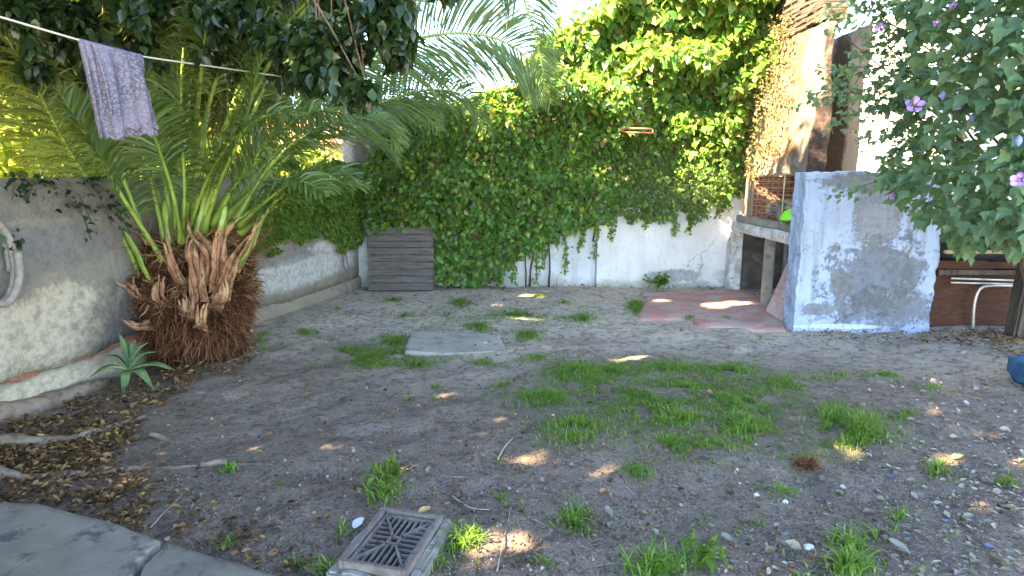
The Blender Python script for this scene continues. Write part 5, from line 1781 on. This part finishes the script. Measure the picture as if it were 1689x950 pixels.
flower(1508, 175, 4.55, .066, (-.35, -.8, .45))
flower(1585, 176, 4.25, .045, (-.9, -.3, .4), .3)
flower(1682, 298, 3.55, .05, (-.8, -.5, .3), .15)
flower(1473, 323, 4.95, .04, (-.6, -.7, -.1), .5)
flower(1548, 40, 4.45, .045, (-.8, -.4, .3), .6)
flower(1452, 48, 5.15, .05, (-.6, -.6, .3), .2)
flower(1572, 12, 4.3, .04, (-.6, -.7, .3), .6)
for px, py, Y in [(1680, 233, 3.5), (1604, 194, 4.2), (1555, 158, 4.4)]:
    V, F = lathe([(.001, -.03), (.012, -.02), (.019, .0), (.014, .02), (.001, .034)], 9)
    mesh_obj('bud', V + P(px, py, Y), F, M['bud'], hb, True)
rest(hb, HBASE)

# ------------------------------------------------------------------ ground cover
def in_ell(n, cx, cy, rx, ry):
    a = RNG.uniform(0, 2 * math.pi, n)
    r = np.minimum(np.abs(RNG.normal(size=n)) * .62, 1.9)
    r = r * (1 + .35 * (vnoise(np.stack([np.cos(a) * 2 + cx, np.sin(a) * 2 + cy, a * 0], 1), 3) - .5))
    x, y = cx + rx * r * np.cos(a), cy + ry * r * np.sin(a)
    g = np.stack([G(i, j) for i, j in zip(x, y)])
    g[:, 2] = gz(g[:, 0], g[:, 1])
    return g


def ell_area(cx, cy, rx, ry):
    return math.pi * np.linalg.norm(G(cx + rx, cy) - G(cx - rx, cy)) / 2 * np.linalg.norm(G(cx, cy + ry) - G(cx, cy - ry)) / 2


PATCH = [  # px, py, rx, ry, density, blade height, width
    (610, 592, 62, 20, .9, .06, 1), (650, 562, 40, 13, .9, .06, 1), (690, 600, 45, 10, .6, .05, 1), (575, 580, 30, 14, .5, .05, 1), (790, 541, 34, 10, .9, .06, 1), (870, 556, 34, 11, .8, .06, 1), (760, 500, 26, 8, .7, .06, 1),
    (670, 519, 32, 7, .5, .05, 1), (650, 495, 26, 6, .4, .05, 1), (525, 515, 22, 9, .5, .05, 1), (440, 562, 34, 20, .55, .05, 1), (505, 548, 30, 12, .3, .05, 1), (962, 526, 30, 9, .7, .06, 1), (1050, 508, 16, 13, 1.1, .09, 1.2),
    (890, 488, 26, 5, .4, .05, 1), (1138, 527, 20, 5, .7, .06, 1), (1196, 528, 18, 4, .7, .06, 1), (850, 520, 34, 10, .5, .05, 1), (700, 472, 32, 6, .7, .06, 1), (560, 478, 14, 5, .5, .06, 1), (1318, 543, 14, 5, .8, .07, 1),
    (800, 600, 42, 10, .5, .05, 1), (885, 595, 42, 12, .5, .05, 1), (740, 520, 20, 7, .4, .05, 1), (930, 500, 20, 6, .3, .05, 1),
    (950, 618, 60, 24, .9, .07, 1), (900, 660, 62, 20, .9, .07, 1), (1010, 610, 55, 18, .7, .06, 1), (1100, 608, 80, 16, .75, .06, 1), (1200, 613, 70, 18, .8, .06, 1), (1300, 635, 60, 20, .6, .06, 1), (1120, 690, 60, 26, 1, .08, 1.1),
    (1232, 702, 60, 28, 1, .09, 1.1), (950, 716, 72, 28, 1, .08, 1.1), (1060, 655, 85, 25, .6, .05, 1), (1100, 732, 64, 22, .6, .06, 1), (1180, 745, 60, 25, .5, .06, 1), (1050, 780, 56, 20, .5, .05, 1), (1412, 712, 66, 30, 1.2, .11, 1.2),
    (1378, 690, 42, 25, .8, .09, 1.1), (1290, 808, 46, 15, .45, .05, 1), (1380, 622, 30, 12, .6, .06, 1), (1460, 622, 66, 9, .4, .05, 1), (1320, 760, 60, 20, .35, .05, 1), (1240, 660, 90, 20, .5, .05, 1), (1130, 640, 140, 30, .3, .05, 1),
    (720, 640, 22, 8, .4, .05, 1), (765, 642, 20, 7, .4, .05, 1), (715, 660, 12, 4, .5, .04, 1), (830, 640, 40, 12, .3, .05, 1),
    (632, 822, 46, 26, .95, .10, 1.6), (950, 856, 40, 20, 1.0, .10, 1.6), (1080, 938, 78, 26, 1.2, .12, 1.8), (1410, 890, 55, 26, 1.1, .11, 1.7), (1395, 942, 80, 18, 1.1, .11, 1.7), (1547, 778, 20, 13, .9, .08, 1.2), (1482, 850, 25, 11, .8, .07, 1.4),
    (765, 900, 45, 30, .9, .09, 1.3), (828, 822, 14, 9, .8, .06, 1.2), (378, 778, 20, 9, .9, .07, 1.5), (372, 905, 26, 12, .6, .06, 1.2), (490, 935, 34, 14, .5, .06, 1.2), (545, 946, 44, 14, .8, .09, 1.3), (640, 955, 60, 8, .8, .09, 1.3),
    (710, 935, 30, 16, .7, .09, 1.3), (565, 880, 16, 22, .5, .06, 1.2), (740, 830, 20, 14, .4, .05, 1), (900, 930, 40, 14, .3, .06, 1.2), (1540, 640, 50, 10, .15, .05, 1), (1620, 640, 30, 8, .15, .05, 1), (1300, 925, 60, 20, .25, .06, 1.2),
    (1160, 860, 60, 20, .08, .05, 1), (1250, 860, 30, 10, .3, .05, 1.2), (1660, 800, 16, 8, .4, .06, 1), (630, 690, 10, 4, .4, .04, 1), (705, 722, 10, 4, .4, .04, 1), (1490, 690, 30, 14, .3, .06, 1.2)]
PATCH += [(random.uniform(450, 1640), random.uniform(490, 900), random.uniform(6, 14), random.uniform(2, 5), random.uniform(.2, .6), .05, 1) for _ in range(70)]
PATCH += [(1080, 680, 200, 62, .5, .035, 1), (1000, 635, 130, 34, .5, .04, 1), (1220, 660, 140, 44, .5, .04, 1), (740, 565, 150, 36, .17, .035, 1), (860, 520, 230, 34, .16, .035, 1), (1400, 720, 90, 50, .25, .04, 1), (660, 582, 90, 26, .3, .04, 1), (1150, 740, 150, 40, .22, .035, 1), (1000, 880, 380, 50, .03, .04, 1)]
gp, gh, gw, flat_ = [], [], [], []
for cx, cy, rx, ry, dn, h, w in PATCH:
    n = int(min(9000, max(8, ell_area(cx, cy, rx, ry) * dn * 7000 / (w ** 1.6))))
    g = in_ell(n, cx, cy, rx, ry)
    # patchy: thin out by noise
    m = fbm(np.stack([g[:, 0] * 9, g[:, 1] * 9, g[:, 0] * 0], 1), 17, 2) > .36 + .10 * (1 - min(dn, 1))
    g = g[m]
    ex = 1 - .55 * np.clip(np.linalg.norm((np.stack(proj(g), 1) - (cx, cy)) / (rx, ry), axis=1), 0, 1) ** 2
    gp.append(g); gh.append(h * ex * RNG.uniform(.45, 1.25, len(g))); gw.append(np.full(len(g), .0021 * w) * RNG.uniform(.7, 1.4, len(g)))
gp, gh, gw = np.concatenate(gp), np.concatenate(gh), np.concatenate(gw)
n = len(gp)
az = RNG.uniform(0, 2 * math.pi, n)
lean = RNG.uniform(.2, 1.25, n)
od = np.stack([np.cos(az), np.sin(az), 0 * az], 1)
s = np.stack([-np.sin(az), np.cos(az), 0 * az], 1) * gw[:, None]
up = np.array([0, 0, 1.0])
a = gp - up * .006
b = a + up * (gh * .5)[:, None] + od * (gh * .25 * lean)[:, None]
c_ = b + up * (gh * .38 * (1 - .5 * lean))[:, None] + od * (gh * .5 * lean)[:, None]
e = c_ + up * (gh * .12 * (1 - 1.6 * lean))[:, None] + od * (gh * .4 * lean)[:, None]
V = np.stack([a - s, a + s, b + s, b - s, c_ + s * .7, c_ - s * .7, e], 1).reshape(-1, 3)
i = np.arange(n) * 7
me_f = np.concatenate([np.stack([i, i + 1, i + 2, i + 3], 1), np.stack([i + 3, i + 2, i + 4, i + 5], 1), np.stack([i + 5, i + 4, i + 6, i + 6], 1)])
tag(leaf_obj('grass', (V, me_f), M['grass']), 'patchy green grass tufts growing through the bare dirt', 'grass', kind='stuff')


def flat_leaves(name, g, L, wr, mat, tpl, lift=.006, tilt=.35):
    n = len(g)
    L = L * np.where(RNG.random(n) > .9, 1.55, .9)
    wr = wr * RNG.uniform(.6, 1.5, n)
    az = RNG.uniform(0, 2 * math.pi, n)
    tip = norm(np.stack([np.cos(az), np.sin(az), RNG.normal(size=n) * tilt * .6], 1))
    nr = norm(RNG.normal(size=(n, 3)) * tilt + up)
    p_ = g.copy()
    p_[:, 2] += lift + RNG.random(n) * .012
    return leaf_obj(name, leaf_data(p_, tip, nr, L, wr, tpl), mat)


def poly_pts(n, poly, edge=10):
    poly = np.array(poly, float)
    lo, hi = poly.min(0), poly.max(0)
    P_ = RNG.uniform(lo, hi, (n, 2))
    w = (np.stack([vnoise(np.stack([P_[:, 0] / 30, P_[:, 1] / 18, P_[:, 0] * 0], 1), s_) for s_ in (1, 2)], 1) - .5) * edge * 2
    x, y = (P_ + w).T
    ins = np.zeros(n, bool)
    j = len(poly) - 1
    for i_ in range(len(poly)):
        (xi, yi), (xj, yj) = poly[i_], poly[j]
        c1 = (yi > y) != (yj > y)
        ins ^= c1 & (x < (xj - xi) * (y - yi) / (yj - yi + 1e-12) + xi)
        j = i_
    P_ = P_[ins]
    g = np.stack([G(*q_) for q_ in P_])
    g[:, 2] = gz(g[:, 0], g[:, 1])
    return g


heap = [poly_pts(5200, [(-60, 720), (60, 690), (185, 645), (250, 620), (300, 612), (330, 625), (290, 655), (235, 690), (200, 735), (175, 780), (-60, 790)], 12),
        poly_pts(2600, [(-60, 740), (150, 700), (230, 690), (200, 760), (250, 830), (240, 880), (120, 845), (-60, 838)], 16),
        poly_pts(900, [(270, 612), (350, 598), (440, 582), (420, 605), (330, 640), (280, 650)], 8), poly_pts(650, [(200, 800), (330, 900), (420, 950), (520, 950), (400, 860), (280, 780)], 20),
        poly_pts(1000, [(730, 462), (1240, 466), (1240, 478), (735, 474)], 3), poly_pts(700, [(1320, 545), (1689, 548), (1689, 572), (1560, 566), (1330, 556)], 5), poly_pts(600, [(1560, 556), (1700, 548), (1700, 600), (1640, 580)], 6),
        poly_pts(260, [(600, 470), (720, 470), (900, 500), (900, 520), (560, 500)], 8)]
heap = np.concatenate(heap)
heap[:, 2] += RNG.random(len(heap)) * .018
o = flat_leaves('leaf_litter', heap, .036 * RNG.uniform(.45, 1.3, len(heap)), .45, M['litter'], CURL, .006, .55)
tag(o, 'brown dry leaves heaped along the left wall and scattered at the wall feet', 'leaf litter', kind='stuff')
pet = np.concatenate([poly_pts(520, [(1370, 612), (1450, 590), (1600, 575), (1700, 590), (1700, 960), (1500, 950), (1420, 830), (1400, 720)], 20), poly_pts(500, [(1470, 610), (1700, 600), (1700, 900), (1560, 860)], 20),
                      poly_pts(120, [(1200, 820), (1420, 800), (1500, 950), (1100, 950)], 20), poly_pts(180, [(1340, 556), (1689, 560), (1689, 600), (1340, 590)], 10)])
o = flat_leaves('fallen_petals', pet, .036 * RNG.uniform(.45, 1.35, len(pet)), .5, M['petal_litter'], CURL, .005, .45)
tag(o, 'fallen lilac petals and pale leaves strewn over the dirt at the right', 'petals', kind='stuff')
sc_ = poly_pts(1800, [(180, 700), (440, 600), (560, 500), (1300, 560), (1500, 620), (1480, 950), (300, 950)], 10)
o = flat_leaves('scattered_leaves', sc_, .024 * RNG.uniform(.4, 1.4, len(sc_)) ** 1.4, .5, M['litter'], CURL, .004, .5)
tag(o, 'small dry leaf bits scattered across the yard', 'leaf litter', kind='stuff')
cr_ = np.concatenate([poly_pts(9000, [(150, 720), (440, 600), (560, 500), (1300, 560), (1689, 570), (1689, 950), (300, 950)], 10), poly_pts(7000, [(250, 780), (1600, 760), (1689, 950), (300, 950)], 10)])
o = flat_leaves('soil_crumbs', cr_, .0085 * RNG.uniform(.4, 1.3, len(cr_)) ** 1 * (1 + 1.6 * (RNG.random(len(cr_)) > .93)), .8, M['crumbs'], CURL, .001, .8)
tag(o, 'soil crumbs and grit on the bare dirt', 'soil crumbs', kind='stuff')
# thin dry straws
n = 420
st = poly_pts(900, [(180, 720), (440, 610), (560, 520), (1300, 570), (1689, 590), (1689, 950), (300, 950)], 10)[:n]
o = flat_leaves('dry_straw', st, RNG.uniform(.03, .12, len(st)) , .035, leaf_mat('straw', [(.16, .12, .08), (.32, .26, .18), (.42, .36, .26), (.09, .065, .045)], 0), STRAW, .003, .08)
tag(o, 'thin dry straws and root bits lying on the dirt', 'straw', kind='stuff')

# single things on the ground
def single_leaf(px, py, L, w, az, mat, lab, tpl=CURL):
    c_ = G(px, py)
    c_[2] = gz(c_[0], c_[1]) + .012
    d = np.array([math.cos(az), math.sin(az), .12])
    V, F = leaf_data([c_ - d * L / 2], [d], [(.15, -.25, 1)], L, w, tpl)
    o = leaf_obj('dry_leaf', (V, F), mat)
    m_ = o.modifiers.new('round', 'SUBSURF'); m_.levels = 2; m_.render_levels = 2
    return tag(o, lab, 'leaf')


pale = leaf_mat('pale_leaf', [(.20, .21, .17), (.25, .26, .22)], .05)
tan = leaf_mat('tan_leaf', [(.42, .24, .12), (.5, .3, .16)], .1)
single_leaf(1003, 848, .095, .35, 1.9, pale, 'long pale grey leaf beside the tuft left of the bottom centre')
single_leaf(1197, 887, .07, .5, 2.3, pale, 'pale grey curled leaf alone on bare dirt, lower centre')
single_leaf(1480, 905, .12, .32, 2.1, pale, 'longest pale leaf, beside the broad grass tuft at lower right')
single_leaf(703, 876, .075, .6, .3, tan, 'orange tan leaf lying on the drain grate').location.z = .082
single_leaf(1578, 757, .09, .5, .2, leaf_mat('yellow_leaf', [(.55, .46, .15), (.6, .5, .2)], .1), 'large yellow leaf on the dirt at the right')
single_leaf(591, 872, .09, .6, 1.2, noise_mat('paper_scrap', (.5, .5, .5), (.62, .63, .64), 20), 'crumpled white paper scrap left of the drain grate')
for pts, r, lab in [([(820, 762), (832, 745), (847, 727)], .006, 'pale dry twig on bare dirt in the yard centre'), ([(820, 948), (828, 905), (843, 845)], .004, 'long thin dry stalk lying beside the sunny spot at the bottom'),
                    ([(250, 872), (275, 845), (300, 815)], .004, 'thin pale stick in the leaf litter by the concrete path'), ([(745, 822), (775, 842), (812, 845)], .005, 'crooked dry twig behind the drain grate')]:
    p3 = [np.array([G(*q_)[0], G(*q_)[1], gz(*G(*q_)[:2]) + .012]) for q_ in pts]
    V, F = tube_data(spline(p3, 12), np.linspace(r, r * .5, 12), 6, lump=.006)
    tag(mesh_obj('twig', V, F, noise_mat('dry_twig', (.30, .25, .18), (.42, .36, .28), 30), None, True), lab, 'twig')
c_ = G(1330, 772); c_[2] = .02
n = 500
d = rdir(n)
p0 = c_ + d * np.array([.06, .045, .025]) * RNG.random((n, 1)) ** .4
p1 = p0 + norm(d + RNG.normal(size=(n, 3)) * .8) * RNG.uniform(.02, .07, (n, 1))
p0[:, 2] = np.maximum(p0[:, 2], .0); p1[:, 2] = np.maximum(p1[:, 2], .0)
w_ = norm(np.cross(p1 - p0, RNG.normal(size=(n, 3)))) * .0022
V = np.stack([p0 - w_, p0 + w_, p1], 1).reshape(-1, 3)
tag(mesh_obj('fibre_clump', V, np.arange(3 * n).reshape(-1, 3), M['fibre']), 'clump of red brown palm fibre on the grass edge at the right', 'fibre clump')
for px, py, r, lab in [(1248, 815, .016, 'small white stone on bare dirt, right of the lower centre'), (1296, 823, .016, 'white pebble next to the thin grass patch at lower right'), (1334, 903, .022, 'largest white stone chip by the broad grass tuft'),
                       (912, 690, .012, 'tiny pale stone at the lawn edge'), (415, 530, .05, 'pale stone chunk at the right foot of the palm trunk'), (412, 548, .035, 'small white stone below the palm trunk')]:
    bm = bmesh.new()
    bmesh.ops.create_icosphere(bm, subdivisions=2, radius=r)
    c_ = G(px, py)
    for v in bm.verts:
        p_ = np.array(v.co)
        v.co = Vector(p_ * (1 + (vnoise(p_[None] / r * 1.3 + px, 3)[0] - .5) * .7) * np.array([1, .8, .55])) + Vector((c_[0], c_[1], gz(c_[0], c_[1]) + r * .3))
    tag(bm_obj('stone', bm, M['stone']), lab, 'stone')
# weeds at the foot of the white wall
def weed(px, py, r, h, n, lab, L=.06, wr=.4):
    c_ = G(px, py)
    lp, lt, ln_ = [], [], []
    parts = []
    for i in range(max(4, n // 10)):
        a_ = random.uniform(0, 2 * math.pi)
        e = c_ + np.array([math.cos(a_) * r * random.uniform(.3, 1), math.sin(a_) * r * random.uniform(.3, 1), h * random.uniform(.5, 1)])
        pts = spline([c_, (c_ + e) / 2 + np.array([0, 0, h * .2]), e], 10)
        parts.append(tube_data(pts, .003, 5))
        for p_ in pts[3:]:
            for _ in range(2):
                lp.append(p_ + RNG.normal(size=3) * .015); lt.append(RNG.normal(size=3) * .6 + (0, -.2, .2)); ln_.append(RNG.normal(size=3) * .4 + (0, -.3, 1))
    t = thing('weed', lab, 'weed')
    V, F = join_data(parts)
    mesh_obj('stem', V, F, M['petiole'], t)
    leaf_obj('foliage', leaf_data(lp, lt, ln_, L * RNG.uniform(.6, 1.3, len(lp)), wr), M['lf_creep'], t)
    rest(t, c_)


weed(1083, 480, .20, .24, 110, 'leafy green weed at the foot of the white wall behind the red paving', .075, .45)
weed(1660, 804, .05, .05, 40, 'tiny green weed on the dirt at the right edge', .03)
weed(1150, 925, .10, .07, 40, 'low broad leaved weed at the bottom edge right of centre', .06, .4)
weed(640, 800, .09, .11, 60, 'broad leaved weed behind the drain grate', .07, .25)
